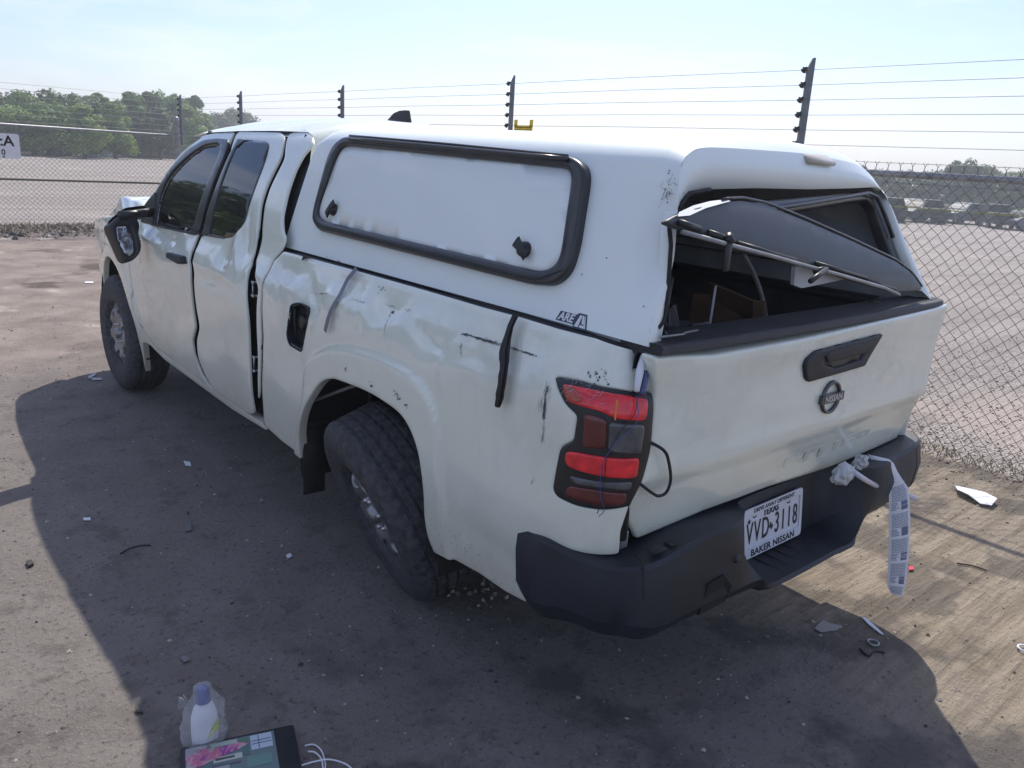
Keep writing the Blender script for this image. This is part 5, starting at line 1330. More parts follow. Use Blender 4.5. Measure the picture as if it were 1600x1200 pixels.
b = MB(); b.tube([(2.90, -3.0, 1.52), (2.895, 4, 1.50), (2.90, 12.7, 1.50)], .003, 6); under(b.build('tension_wire', simple('yellow_green_wire', (.35, .40, .10), .5)), fe)
for y in (-2.55, .66, 3.73, 7.03, 10.25):
    b = MB(); b.lathe([(.0, 1.76), (.02, 1.755), (.028, 1.74), (.028, 0.0)], (2.945, y, 0), (0, 0, 1), 12); under(b.build('post', M_GALV), fe)
fl = thing('chain_link_fence', 'far chain link fence crossing behind the front of the truck, carrying a white sign', 'fence', (0, 12.75, 0))
V_, F_ = chain(-4.2, 2.64, 1.70, .075, .0024, lambda u, z, d: (u, 12.75 + d, z), barb=False)
o = under(link('wire_mesh', V_, F_, M_WIRE, None, False), fl); o['kind'] = 'stuff'
b = MB(); b.tube([(-5, 12.79, 1.715), (2.60, 12.79, 1.70)], .022, 10); under(b.build('top_rail', M_GALV), fl)
b = MB(); b.tube([(-5, 12.79, .875), (2.60, 12.79, .865)], .020, 10); under(b.build('middle_rail', M_WIRE), fl)
for x in (-3.9, -.9):
    b = MB(); b.lathe([(.0, 1.74), (.025, 1.73), (.028, 0)], (x, 12.84, 0), (0, 0, 1), 12); under(b.build('post', M_GALV), fl)
cp = MB(); cp.lathe([(0, 2.035), (.03, 2.03), (.052, 2.00), (.055, 1.96), (.05, 1.95), (.05, 0)], (2.70, 12.76, 0), (0, 0, 1), 20); o = cp.build('corner_post', M_GALV); tag(o, 'thick silver steel corner post with domed cap where the two fences meet', 'post')
b = MB()
for z in (1.70, .87, .15): b.tube([(2.70 + .056 * math.cos(a), 12.76 + .056 * math.sin(a), z) for a in [k * math.pi / 8 for k in range(16)]], .008, 6, closed=True)
b.build('clamp_band', M_GALV, o)

# electric fence: leaning grey posts with insulators and seven wires
def epost(root, base, top, side):
    base = Vector(base); top = Vector(top); ax = (top - base).normalized()
    q = ax.to_track_quat('Z', 'Y').to_matrix()
    rot = Matrix.Rotation(side, 3, 'Z')
    b = MB(); L = (top - base).length
    v = []
    for z in (0, L - .05): v += [base + ax * z + rot @ Vector(p_) for p_ in ((-.022, -.016, 0), (.022, -.016, 0), (.022, .016, 0), (-.022, .016, 0))]
    v += [base + ax * (L + .02) + rot @ Vector(p_) for p_ in ((.008, -.016, 0), (.022, -.016, 0), (.022, .016, 0), (.008, .016, 0))]
    b.add(v, [(0, 3, 2, 1)] + [(i, (i + 1) % 4, 4 + (i + 1) % 4, 4 + i) for i in range(4)] + [(4 + i, 4 + (i + 1) % 4, 8 + (i + 1) % 4, 8 + i) for i in range(4)] + [(8, 9, 10, 11)])
    p_ = under(b.build('electric_post', M_EPOST, None, False), root)
    for k in range(8):
        z = L - .055 - k * .095
        if z < 0: break
        c = base + ax * z + rot @ Vector((-.022, 0, 0)); b = MB()
        b.lathe([(0, -.022), (.012, -.020), (.022, -.012), (.014, -.004), (.023, .004), (.014, .012), (.010, .020), (0, .022)], c + rot @ Vector((-.016, 0, 0)), rot @ Vector((1, 0, 0)) * .6 + Vector((0, 0, .8)), 10)
        o = b.build('insulator', M_INS); o.parent = p_
ef = thing('electric_fence', 'electric fence of thin wires on grey insulator posts standing above the chain link fence', 'electric fence', (2.86, 5.5, 0))
for y in (-2.55, .66, 3.73, 7.03, 10.25, 13.0):
    epost(ef, (2.86 if y > -5 else 0, y - .02, 1.55), (2.87, y, 2.40), -.75)
for k in range(8):
    z = 2.345 - k * .095
    if z < 1.70: break
    b = MB(); b.tube([(2.835, y, z - .004 * (i % 2)) for i, y in enumerate((-5.5, -2.55, -.9, .66, 2.2, 3.73, 5.4, 7.03, 8.6, 10.25, 11.6, 12.9))], .0019, 4)
    under(b.build('wire', M_EWIRE), ef)
    b = MB(); b.tube([(2.66, 12.90, z), (-.8, 12.90, z - .01), (-5, 12.90, z)], .0022, 4)
    under(b.build('wire', M_EWIRE), ef)
# yellow warning sign clipped on the wires
a = Vector((2.82, 3.48, 1.955))
ys = thing('warning_sign', 'small yellow warning sign clipped to the electric wires above the bed shell', 'sign', a)
b = MB(); b.box((0, 0, -.02), (.004, .26, .062), bev=.001); 
b.box((0, .11, .03), (.004, .045, .06)); b.box((0, -.11, .03), (.004, .045, .06)); b.build('plate', M_YEL, ys, smooth=False)
b = MB(); rs = random.Random(2)
for row in range(2):
    y = -.11
    while y < .11:
        w = rs.uniform(.010, .03); b.box((-.0034, y + w / 2, -.008 - row * .024), (.0012, w, .008)); y += w + .008
b.build('dark_print', M_INK, ys, smooth=False)
# sign at the far left, seen from its back: lettering reversed
sg_ = thing('fence_sign', 'white sign with reversed red lettering on the far chain link fence', 'sign', (-.30, 12.70, 1.38))
sc_ = [(x, z) for x, z in rnd([(-.55, -.19), (.535, -.19), (.535, .19), (-.55, .19)], .03)]
v = [(x, -.002, z) for x, z in sc_] + [(x, .002, z) for x, z in sc_]; n_ = len(sc_)
link('board', v, [tuple(range(n_)), tuple(range(n_, 2 * n_))[::-1]] + [(i, (i + 1) % n_, n_ + (i + 1) % n_, n_ + i) for i in range(n_)], M_SIGN, sg_, False)
text_obj('red_lettering', 'A:', M_REDP, sg_, lambda x, y, z: (.36 - x, -.0045, .07 + y), size=.22, extrude=.001, bold=.004)
text_obj('red_lettering', '0', M_REDP, sg_, lambda x, y, z: (.30 - x, -.0045, -.10 + y), size=.12, extrude=.001, bold=.002)
text_obj('red_lettering', '\u201a', M_REDP, sg_, lambda x, y, z: (.30 - x, -.0045, -.13 + y), size=.14, extrude=.001, bold=.003)

# ================================================================= trees
def leaf_mat(name, c1, c2):
    m, n, l, b_ = nt(name); setp(b_, Roughness=.6)
    oi = n.new('ShaderNodeNewGeometry'); r = n.new('ShaderNodeValToRGB'); r.color_ramp.elements[0].color = (*c1, 1); r.color_ramp.elements[1].color = (*c2, 1)
    l.new(oi.outputs['Random Per Island'], r.inputs[0]); l.new(r.outputs[0], b_.inputs['Base Color'])
    tl_ = n.new('ShaderNodeBsdfTranslucent'); l.new(r.outputs[0], tl_.inputs[0]); ms = n.new('ShaderNodeMixShader'); ms.inputs[0].default_value = .35
    l.new(b_.outputs[0], ms.inputs[1]); l.new(tl_.outputs[0], ms.inputs[2]); l.new(ms.outputs[0], n['Material Output'].inputs[0]); return m
M_LEAF = [leaf_mat('leaf_dark_green', (.05, .095, .032), (.10, .155, .050)), leaf_mat('leaf_mid_green', (.10, .18, .045), (.17, .27, .07)), leaf_mat('leaf_light_green', (.15, .25, .05), (.26, .37, .08)), leaf_mat('leaf_olive', (.09, .11, .05), (.15, .17, .075))]
M_BARK = simple('bark', (.09, .07, .055), .9, var=.3, vscale=6)
def crown_mesh(seed, kind, nleaf=5200, size=.26):
    rs = random.Random(seed); V_ = []; F_ = []
    cl = []
    n = 34 if kind == 'round' else 30
    for k in range(n):
        if kind == 'cone':
            t = rs.random() ** .8; rr_ = (1 - t) ** .7 * 1.0 + .12; a = rs.uniform(0, 6.3); q = rs.random() ** .5
            cl.append((math.cos(a) * rr_ * q, math.sin(a) * rr_ * q, .25 + t * 1.95, .30 * (1.15 - t * .6)))
        else:
            a = rs.uniform(0, 6.3); z = rs.uniform(-.85, 1); q = math.sqrt(max(0, 1 - z * z)) * rs.random() ** .4
            cl.append((math.cos(a) * q * 1.05, math.sin(a) * q * 1.05, 1.05 + z * .85, rs.uniform(.24, .42)))
    for k in range(nleaf):
        c = rs.choice(cl); d = Vector((rs.gauss(0, 1), rs.gauss(0, 1), rs.gauss(0, 1))).normalized() * c[3] * (.55 + .5 * rs.random())
        p_ = Vector(c[:3]) + Vector((d.x, d.y, d.z * .85)); s_ = size * rs.uniform(.12, .34)
        nrm = (d.normalized() + Vector((rs.gauss(0, .6), rs.gauss(0, .6), rs.gauss(0, .6) + .3))).normalized(); u = nrm.orthogonal().normalized(); w = nrm.cross(u); an = rs.uniform(0, 6.3)
        u, w = u * math.cos(an) + w * math.sin(an), w * math.cos(an) - u * math.sin(an); i = len(V_)
        V_ += [p_ - u * s_, p_ - w * s_ * .55, p_ + u * s_, p_ + w * s_ * .55]; F_.append((i, i + 1, i + 2, i + 3))
    me = bpy.data.meshes.new('crown'); me.from_pydata([tuple(q) for q in V_], [], F_); me.update(); return me, cl
def trunk_mesh(cl, seed):
    rs = random.Random(seed); b = MB(); b.tube([(0, 0, -.05), (.02, 0, .4), (0, .02, .9), (0, 0, 1.5)], [.09, .07, .05, .02], 8)
    for c in cl[:12]: b.tube([(0, 0, max(.25, c[2] * .5)), (c[0] * .5, c[1] * .5, c[2] * .75), c[:3]], [.035, .02, .006], 5)
    me = bpy.data.meshes.new('trunk'); me.from_pydata(b.v, [], b.f); me.materials.append(M_BARK); return me
CR = {}
for nm, sd, kd, nlf in (('a', 1, 'round', 8500), ('b', 2, 'cone', 8000), ('c', 3, 'round', 8500), ('d', 4, 'cone', 7500), ('e', 5, 'round', 3600)):
    me, cl = crown_mesh(sd, kd, nlf); CR[nm] = (me, trunk_mesh(cl, sd))
CRM = {}
M_FARGLASS = simple('far_dark_glass', (.010, .012, .015), .6, ior=1.15)
def tree(px, py, w, h, var, leaf, label, group=None, rz=0, name='tree'):
    t = thing(name, label, 'tree', (px, py, gheight(px, py)), rz, group); t.scale = (w, w, h)
    key = (var, leaf)
    if key not in CRM:
        me = CR[var][0].copy(); me.materials.clear(); me.materials.append(M_LEAF[leaf]); CRM[key] = me
    for nm, me in (('crown', CRM[key]), ('trunk', CR[var][1])):
        o = bpy.data.objects.new(nm, me); COL.objects.link(o); o.parent = t
    return t
TREE_LEFT = [(8.85, 70, 4.04, 3.0, 'a', 0, 'dark broad tree at the far left edge of the tree line'),
 (10.12, 66, 3.74, 1.82, 'c', 1, 'mid green round tree second from the left edge'),
 (10.909, 64, 3.27, 2.21, 'e', 1, 'low rounded tree in front of the left dark trees'),
 (11.91, 68, 4.25, 2.82, 'a', 0, 'large dark green tree left of the bright green trees'),
 (12.807, 62, 3.27, 1.88, 'd', 2, 'bright yellow green tree standing in front of the large dark tree'),
 (13.689, 70, 4.25, 2.13, 'b', 1, 'green pointed tree right of the bright yellow green one'),
 (14.539, 66, 3.62, 1.82, 'd', 2, 'narrow bright green tree between two pointed trees'),
 (15.656, 74, 4.67, 2.35, 'b', 1, 'green conical tree in the middle of the tree line'),
 (16.681, 76, 4.86, 2.31, 'b', 0, 'dark green conical tree left of the corner post'),
 (17.544, 80, 5.35, 2.21, 'a', 1, 'tall full green tree just behind the corner post'),
 (17.111, 72, 3.63, 2.19, 'd', 0, 'dark pointed tree before the corner post group'),
 (18.783, 78, 4.24, 2.26, 'd', 2, 'bright green tree right of the corner post'),
 (19.306, 88, 5.41, 2.19, 'b', 1, 'green tree beside the truck roof'),
 (20.895, 120, 4.98, 3.31, 'e', 3, 'small distant grey green tree just above the cab roof'),
 (21.972, 122, 5.62, 3.03, 'c', 3, 'distant rounded tree behind the left insulator post'),
 (9.24, 63, 2.82, 2.17, 'e', 2, 'light green bushy tree at the left end'),
 (15.165, 80, 4.43, 2.54, 'a', 1, 'green tree filling the gap behind the conical trees'),
 (16.262, 84, 4.82, 2.55, 'c', 1, 'rounded green tree behind the middle conical trees'),
 (18.343, 90, 5.07, 2.73, 'c', 1, 'broad green tree right behind the corner post'),
 (10.999, 74, 3.86, 2.76, 'a', 1, 'round green tree behind the low left trees'),
 (19.839, 96, 4.18, 2.25, 'b', 2, 'small light green tree at the cab roof edge')]
TREE_RIGHT = [(65.273, 92, 2.58, 2.45, 'c', 3, 'tree just right of the bed shell behind the parked cars'),
 (66.73, 97, 2.91, 2.89, 'a', 3, 'olive green tree second right of the bed shell'),
 (68.356, 99, 2.97, 3.16, 'c', 0, 'dark green tree behind the silver blue parked car'),
 (69.687, 93, 4.14, 2.18, 'a', 0, 'tallest dark round tree behind the parked cars'),
 (70.888, 102, 3.76, 2.71, 'e', 3, 'thin loose tree right of the tallest one'),
 (71.837, 97, 3.3, 2.58, 'a', 3, 'olive tree near the right edge behind the cars'),
 (73.095, 92, 3.16, 2.94, 'c', 0, 'dark tree at the right edge behind the cars'),
 (63.698, 96, 3.13, 2.04, 'e', 3, 'sparse tree peeping over the right shoulder of the bed shell')]
CARS = [('pickup', (0.03, 0.033, 0.04), 65.977, 70.4, -62, 'dark pickup at the left end of the parked row'),
 ('suv', (0.55, 0.56, 0.58), 66.914, 78.3, 75, 'white car half hidden behind the dark parked pickups'),
 ('suv', (0.1, 0.12, 0.16), 67.463, 73.1, 84, 'blue grey parked car with its nose towards the lot'),
 ('pickup', (0.035, 0.037, 0.04), 68.159, 73.7, -55, 'charcoal parked pickup beside the blue grey car'),
 ('sedan', (0.03, 0.032, 0.04), 69.009, 77.7, -70, 'low dark parked car between the charcoal pickup and the silver blue car'),
 ('suv', (0.22, 0.27, 0.34), 69.98, 76.6, 78, 'silver blue parked car with a dark rear'),
 ('pickup', (0.05, 0.03, 0.03), 71.803, 74.3, -58, 'dark red parked pickup in the row'),
 ('sedan', (0.16, 0.2, 0.27), 73.158, 73.5, 80, 'blue grey parked car at the right edge'),
 ('suv', (0.04, 0.045, 0.05), 74.713, 76.0, -60, 'dark parked car beyond the right edge')]
STONES = [(-0.563, -0.306), (-0.485, -0.288), (-0.483, -0.235), (-0.468, -0.221), (-0.508, -0.109), (-0.567, -0.139), (-0.526, -0.291), (-0.484, -0.233), (-0.467, -0.23), (-0.626, -0.138), (-0.53, -0.179), (-0.605, -0.3), (-0.457, -0.275), (-0.585, -0.171), (-0.582, -0.196), (-0.573, -0.107), (-0.423, -0.209), (-0.5, -0.208), (-0.435, -0.226), (-0.533, -0.319), (-0.547, -0.074), (-0.454, -0.193), (-0.614, -0.184), (-0.489, -0.296), (-0.47, -0.287), (-0.459, -0.041), (-0.436, -0.177), (-0.51, -0.217), (-0.552, -0.112), (-0.438, -0.325), (-0.576, -0.098), (-0.518, -0.222), (-0.459, -0.236), (-0.54, -0.222)]
CAMP = cam.matrix_world.translation
def at_dir(ang, dist):    # ground point at a compass angle from +Y and a distance
    return CAMP.x + math.sin(ang) * dist, CAMP.y + math.cos(ang) * dist
tl_spec = TREE_LEFT
for (a, d, top, w, var, leaf, lab) in tl_spec:
    x, y = at_dir(math.radians(a), d); h = top / (2.15 if var in 'bd' else 1.95)
    tree(x, y, w, h, var, leaf, lab, 'trees along the far edge of the gravel lot', rz=a)
for (a, d, top, w, var, leaf, lab) in TREE_RIGHT:
    x, y = at_dir(math.radians(a), d); tree(x, y, w, (top + 1.2) / 1.95, var, leaf, lab, 'trees behind the parked cars', rz=a)
for (a, d, top, w, var, leaf, lab) in ((-36, 30, 7.5, 4.2, 'a', 0, 'tall dark tree furthest left of the yard, outside the picture'), (-28, 33, 8.5, 4.5, 'c', 0, 'tall broad tree left of the yard, outside the picture'), (-21, 31, 7.0, 4.0, 'a', 1, 'broad green tree beyond the left of the yard'),
                                       (-14, 34, 6.8, 4.0, 'c', 0, 'dark tree beyond the left of the yard'), (-8, 38, 6.0, 3.8, 'a', 0, 'dark tree just outside the left edge of the picture'), (-3, 46, 5.6, 4.0, 'c', 1, 'green tree closest to the left edge outside the picture')):
    x, y = at_dir(math.radians(a), d); tree(x, y, w, top / 1.95, var, leaf, lab, 'trees left of the yard', rz=a)
# undergrowth
def under_mat(): return M_LEAF[0]
def hedge(name, a0, a1, dist, h, n, leaf, seed, dep=4.0):
    rs = random.Random(seed); V_ = []; F_ = []
    for k in range(n):
        a = math.radians(rs.uniform(a0, a1)); d = dist(math.degrees(a)) + rs.uniform(0, dep); x, y = at_dir(a, d)
        hh = h * (.55 + .45 * noise.noise(Vector((x * .25, y * .25, seed))) + .3 * noise.noise(Vector((x * .9, y * .9, seed)))); z = gheight(x, y) + rs.random() * max(.3, hh)
        s_ = rs.uniform(.10, .26); u = Vector((rs.gauss(0, 1), rs.gauss(0, 1), rs.gauss(0, 1))).normalized(); w = u.orthogonal().normalized(); i = len(V_); p_ = Vector((x, y, z))
        V_ += [p_ - u * s_, p_ - w * s_ * .6, p_ + u * s_, p_ + w * s_ * .6]; F_.append((i, i + 1, i + 2, i + 3))
    o = link(name, V_, F_, M_LEAF[leaf], None, False); tag(o, kind='stuff'); return o
hedge('undergrowth', -9, 27, lambda a: 62 + (a + 2) * 1.2 if a > 0 else 64, 2.4, 26000, 0, 3)
hedge('undergrowth', 55, 82, lambda a: 84, 1.7, 26000, 3, 8)
b = MB(); rs = random.Random(9)
pts = [at_dir(math.radians(a), (60 if a > 0 else 62)) for a in range(-8, 27, 2)]
# low earth and scrap line at the far edge of the lot
for (a, d, w, h, m_i) in ((13, 66, 1.6, .30, 0), (15.5, 68, 2.4, .16, 1), (17, 70, 2.0, .18, 0), (12.2, 66, .9, .5, 0)):
    pass
for (a, d, sx, sz, mat_, lab, cat, nm) in ((13.4, 70, 1.1, .42, M_SIGN, 'heap of white scrap at the far edge of the lot below the trees', 'scrap heap', 'scrap_heap'), (16.5, 76, 1.9, .20, simple('dull_red_scrap', (.25, .09, .07), .8), 'low line of reddish scrap right of the white heap, beyond the far fence', 'scrap', 'scrap_heap'), (20.5, 82, 1.8, .22, simple('rust_brown_scrap', (.20, .10, .08), .8), 'low rust brown scrap near the silver corner post, far edge of the lot', 'scrap', 'scrap_heap')):
    x, y = at_dir(math.radians(a), d); crumple(nm, (x, y, sz * .5), (sx, sx * .5, sz), mat_, int(a * 10), lab, cat, n=8, k=.9)
x, y = at_dir(math.radians(6.2), 66)
sf = thing('scaffold_frame', 'small tan pipe frame standing by the trees at the far side of the lot', 'frame', (x, y, 0))
b = MB(); 
for xx in (-1.1, 1.1): b.tube([(xx, 0, 0), (xx, 0, 2.0)], .07, 6)
b.tube([(-1.1, 0, 2.0), (1.1, 0, 2.0)], .07, 6); b.build('pipe', simple('tan_pipe', (.28, .22, .17), .7), sf)

# ================================================================= parked vehicles in the far lot
def car_mesh(kind):
    """side profile lofted across the width, real wheel wells left to the wheels"""
    if kind == 'suv': low = [(-2.3, .35), (-2.35, .85), (-2.25, 1.0)]; prof = [(-2.30, .38), (-2.36, .60), (-2.34, .95), (-2.20, 1.30), (-1.95, 1.66), (-1.4, 1.72), (.1, 1.70), (.75, 1.36), (1.0, 1.12), (1.9, 1.02), (2.25, .86), (2.32, .55), (2.28, .38)]
    elif kind == 'pickup': prof = [(-2.75, .45), (-2.80, .62), (-2.78, 1.18), (-2.70, 1.20), (-.95, 1.20), (-.90, 1.25), (-.72, 1.78), (-.4, 1.84), (.45, 1.82), (1.05, 1.38), (1.25, 1.20), (2.35, 1.12), (2.65, .95), (2.72, .6), (2.68, .45)]
    else: prof = [(-2.25, .36), (-2.32, .60), (-2.28, .95), (-2.05, 1.04), (-1.75, 1.06), (-1.05, 1.42), (-.5, 1.47), (.2, 1.44), (.95, 1.05), (1.9, .92), (2.22, .76), (2.28, .50), (2.22, .34)]
    secs = []
    for u, k in ((-1, .0), (-.97, .5), (-.88, .9), (-.6, 1), (0, 1.02), (.6, 1), (.88, .9), (.97, .5), (1, .0)):
        s_ = []
        for (y, z) in prof:
            top = z > 1.12 if kind != 'sedan' else z > 1.0
            hw = .93 - (max(0, z - 1.05) * .32 if kind != 'sedan' else max(0, z - .92) * .40)
            s_.append((u * hw, y * (.985 + .015 * k), .38 + (z - .38) * (.965 + .035 * k)))
        secs.append(s_)
    b = MB(); b.loft(secs, caps=True); return b
def car(kind, col, loc, rz, label):
    t = thing('parked_car' if kind != 'pickup' else 'parked_pickup', label, 'car' if kind != 'pickup' else 'pickup truck', loc, rz, 'vehicles parked in the far lot')
    m_ = simple('car_paint_' + kind, tuple(c_ * .4 for c_ in col), .55, ior=1.3)
    o = car_mesh(kind).build('body', m_, t); autosmooth(o, 40)
    L = {'suv': (2.36, 1.30, 1.70, -1.95, .75), 'pickup': (2.8, 1.25, 1.80, -.74, 1.05), 'sedan': (2.3, 1.0, 1.42, -1.1, .9)}[kind]
    zb, zt = L[1] - .12, L[2] - .06
    for sx in (-1, 1):
        q = lambda z: .935 - (max(0, z - 1.05) * .32 if kind != 'sedan' else max(0, z - .92) * .40)
        y0, y1 = L[3], L[4]
        b = MB()
        for ya, yb in ((y0 + .12, (y0 + y1) / 2 - .25), ((y0 + y1) / 2 - .18, y1 - .28)):
            b.add([(sx * (q(zb) + .004), ya - .05, zb + .06), (sx * (q(zb) + .004), yb + (.15 if yb > 0 else 0), zb + .06), (sx * (q(zt) + .004), yb - (.15 if yb > 0 else 0), zt - .03), (sx * (q(zt) + .004), ya + .10, zt - .03)], [(0, 1, 2, 3)])
        b.build('side_glass', M_FARGLASS, t, smooth=False)
    ry = {'suv': ((-2.345, 1.02), (-2.02, 1.60)), 'pickup': ((-.965, 1.28), (-.76, 1.74)), 'sedan': ((-1.80, 1.07), (-1.12, 1.40))}[kind]
    b = MB(); (ya, za), (yb, zb2) = ry; b.add([(-.72, ya - .015, za), (.72, ya - .015, za), (.60, yb - .02, zb2), (-.60, yb - .02, zb2)], [(0, 1, 2, 3)]); b.build('rear_glass', M_FARGLASS, t, smooth=False)
    fy = {'suv': ((1.02, 1.14), (.16, 1.66)), 'pickup': ((1.24, 1.24), (.52, 1.76)), 'sedan': ((.95, 1.06), (.24, 1.40))}[kind]
    b = MB(); (ya, za), (yb, zb2) = fy; b.add([(-.74, ya + .02, za), (.74, ya + .02, za), (.62, yb + .03, zb2), (-.62, yb + .03, zb2)], [(0, 1, 2, 3)]); b.build('windscreen', M_FARGLASS, t, smooth=False)
    yr_ = -L[0] + .03
    for sx in (-1, 1):
        b = MB(); b.box((sx * .78, yr_, 1.0 if kind != 'sedan' else .82), (.18, .06, .28), bev=.02); b.build('tail_light', M_DRED, t)
        for yw in ((-1.4, 1.42) if kind != 'pickup' else (-1.7, 1.75)):
            b = MB(); b.lathe([(0, .0), (.20, .01), (.22, .03), (.34, .02), (.36, -.03), (.36, -.20), (0, -.20)], (sx * .90, yw, .36), (sx, 0, 0), 18); b.build('wheel', M_TYRE, t)
    for yb_ in (yr_ - .02, L[0] - .06):
        b = MB(); b.box((0, yb_, .54), (1.7, .12, .20), bev=.03); b.build('bumper', M_PLAST, t)
    return t
for (kind, col, a, d, rz, lab) in CARS:
    x, y = at_dir(math.radians(a), d); car(kind, col, (x, y, gheight(x, y)), math.radians(rz), lab)

# ================================================================= things on the ground near the truck
# squeezy bottle tied in a thin plastic bag
bt = thing('bagged_bottle', 'white squeeze bottle with blue cap tied up in a thin clear bag', 'bottle', (-1.638, -.420, 0))
b = MB(); b.loft([[(.036 * k * math.cos(a), .026 * k * math.sin(a), z) for a in [i * math.pi / 10 for i in range(20)]] for k, z in ((.7, .0), (1, .006), (1.05, .05), (1.0, .10), (.75, .13), (.42, .142), (.40, .15))], closed=True, caps=True); b.build('bottle', M_PAPER, bt)
b = MB(); b.lathe([(0, .192), (.013, .190), (.017, .183), (.020, .150), (.020, .144), (0, .144)], (0, 0, 0), (0, 0, 1), 18); b.build('cap', M_BLUE, bt)
b = MB(); b.add([(-.004, -.029, .035), (.030, -.022, .050), (.034, -.020, .085), (.012, -.029, .070)], [(0, 1, 2, 3)]); b.build('label', M_LABY, bt, smooth=False)
v = []; f = []; NR, NA = 16, 30
for i in range(NR):
    t = i / (NR - 1); z = .002 + .205 * t; rad = curve1([(0, .050), (.1, .056), (.5, .052), (.72, .038), (.86, .024), (.97, .019), (1, .004)], t)
    for k in range(NA):
        a = 2 * math.pi * k / NA; d = 1 + .22 * noise.noise(Vector((math.cos(a) * 2.2, math.sin(a) * 2.2, z * 22))) + .10 * abs(noise.noise(Vector((math.cos(a) * 5, math.sin(a) * 5, z * 60))))
        v.append((rad * d * math.cos(a) * 1.05, rad * d * math.sin(a) * .85, z))
for i in range(NR - 1):
    for k in range(NA): k2 = (k + 1) % NA; f.append((i * NA + k, i * NA + k2, (i + 1) * NA + k2, (i + 1) * NA + k))
M_FILM, n_, l_, b_ = nt('clear_bag_film'); setp(b_, Roughness=.25); b_.inputs['Base Color'].default_value = (.8, .82, .84, 1)
tr = n_.new('ShaderNodeBsdfTransparent'); ms = n_.new('ShaderNodeMixShader'); ms.inputs[0].default_value = .80; l_.new(b_.outputs[0], ms.inputs[1]); l_.new(tr.outputs[0], ms.inputs[2]); l_.new(ms.outputs[0], n_['Material Output'].inputs[0])
link('bag_film', v, f, M_FILM, bt, False)
b = MB()
for k in range(9):
    a = k * .7; r_ = .028; b.add([(-.036, -.006, .150), (-.036 - r_ * abs(math.cos(a)) - .006, -.006 + r_ * .8 * math.sin(a), .165 + .018 * math.sin(a * 1.7)), (-.040 - r_ * abs(math.cos(a + .5)), -.006 + r_ * .8 * math.sin(a + .5), .178 - .012 * math.cos(a))], [(0, 1, 2)])
b.build('bag_knot', M_BAG, bt, smooth=False)
# black tablet-like case with a printed screen
UX = Vector((.95, -.31, 0)).normalized(); UY = Vector((.31, .95, 0)).normalized()
O_ = Vector((-1.419, -.513, 0))    # top right corner
cs = thing('black_device', 'flat black device with a bright coloured screen lying on the asphalt by the bottle', 'device', tuple(O_))
RZ = math.atan2(UX.y, UX.x); cs.rotation_euler = (0, 0, RZ)
b = MB(); b.box((-.15, -.10, .012), (.305, .20, .024), bev=.005); b.build('case', M_PLAST, cs)
def scr(name, pts, col, z=.0262, rough=.35): 
    v = [(x, y, z) for x, y in pts] + [(x, y, z - .0012) for x, y in pts]; n_ = len(pts)
    return link(name, v, [tuple(range(n_))] + [(i, (i + 1) % n_, n_ + (i + 1) % n_, n_ + i)[::-1] for i in range(n_)], simple(name + '_colour', col, rough), cs, False)
scr('screen', [(-.290, -.014), (-.055, -.014), (-.055, -.19), (-.290, -.19)], (.10, .16, .17), .0252)
rs = random.Random(14)
def blk(x0, y0, x1, y1, col, z=.0262): scr('screen_block', [(x0, y0), (x1, y0), (x1, y1), (x0, y1)], col, z)
blk(-.12, -.018, -.062, -.075, (.42, .50, .58)); blk(-.118, -.040, -.064, -.043, (.10, .16, .25), .027); blk(-.150, -.020, -.125, -.040, (.05, .16, .09)); blk(-.225, -.018, -.155, -.034, (.35, .42, .36)); blk(-.145, -.05, -.125, -.09, (.04, .12, .12))
blk(-.29, -.018, -.235, -.06, (.32, .30, .32)); blk(-.22, -.075, -.145, -.095, (.45, .48, .42)); blk(-.215, -.080, -.165, -.088, (.05, .06, .07), .027)
def screen_picture():
    m, n, l, b_ = nt('screen_picture'); setp(b_, Roughness=.3)
    t = n.new('ShaderNodeTexCoord'); q = n.new('ShaderNodeTexNoise'); q.inputs['Scale'].default_value = 26; q.inputs['Detail'].default_value = 4; q.inputs['Distortion'].default_value = .6; l.new(t.outputs['Object'], q.inputs['Vector'])
    r = n.new('ShaderNodeValToRGB'); e = r.color_ramp.elements; e[0].position = .36; e[0].color = (.30, .30, .32, 1); e[1].position = .70; e[1].color = (.34, .02, .24, 1)
    for p_, c_ in ((.44, (.42, .36, .38, 1)), (.50, (.60, .10, .22, 1)), (.55, (.50, .22, .28, 1)), (.60, (.28, .03, .28, 1))): a_ = e.new(p_); a_.color = c_
    l.new(q.outputs['Fac'], r.inputs[0]); l.new(r.outputs[0], b_.inputs['Base Color']); return m
pic = scr('screen_picture', [(-.288, -.050), (-.250, -.030), (-.205, -.038), (-.150, -.034), (-.125, -.046), (-.150, -.060), (-.200, -.074), (-.240, -.092), (-.288, -.105)][::-1], (.4, .1, .2), .0268); pic.data.materials.clear(); pic.data.materials.append(screen_picture())
blk(-.118, -.052, -.064, -.055, (.10, .16, .25), .027); blk(-.100, -.020, -.097, -.073, (.12, .20, .28), .027); blk(-.285, -.110, -.18, -.125, (.30, .33, .34)); blk(-.135, -.10, -.07, -.14, (.10, .22, .20)); blk(-.225, -.104, -.15, -.112, (.08, .09, .12), .027)
def gtube(name, pts, r, mat, label, cat, z=.006, n=6, group=None):
    b = MB(); b.tube(cr([(x, y, z) for x, y in pts], 6), r, n); o = b.build(name, mat); tag(o, label, cat, group); return o
gtube('charging_cable', [(-1.422,-0.598), (-1.400,-0.608), (-1.393,-0.638), (-1.401,-0.675), (-1.417,-0.711), (-1.445,-0.736)], .0022, M_PAPER, 'white charging cable curling out of the black device, outer loop', 'cable')
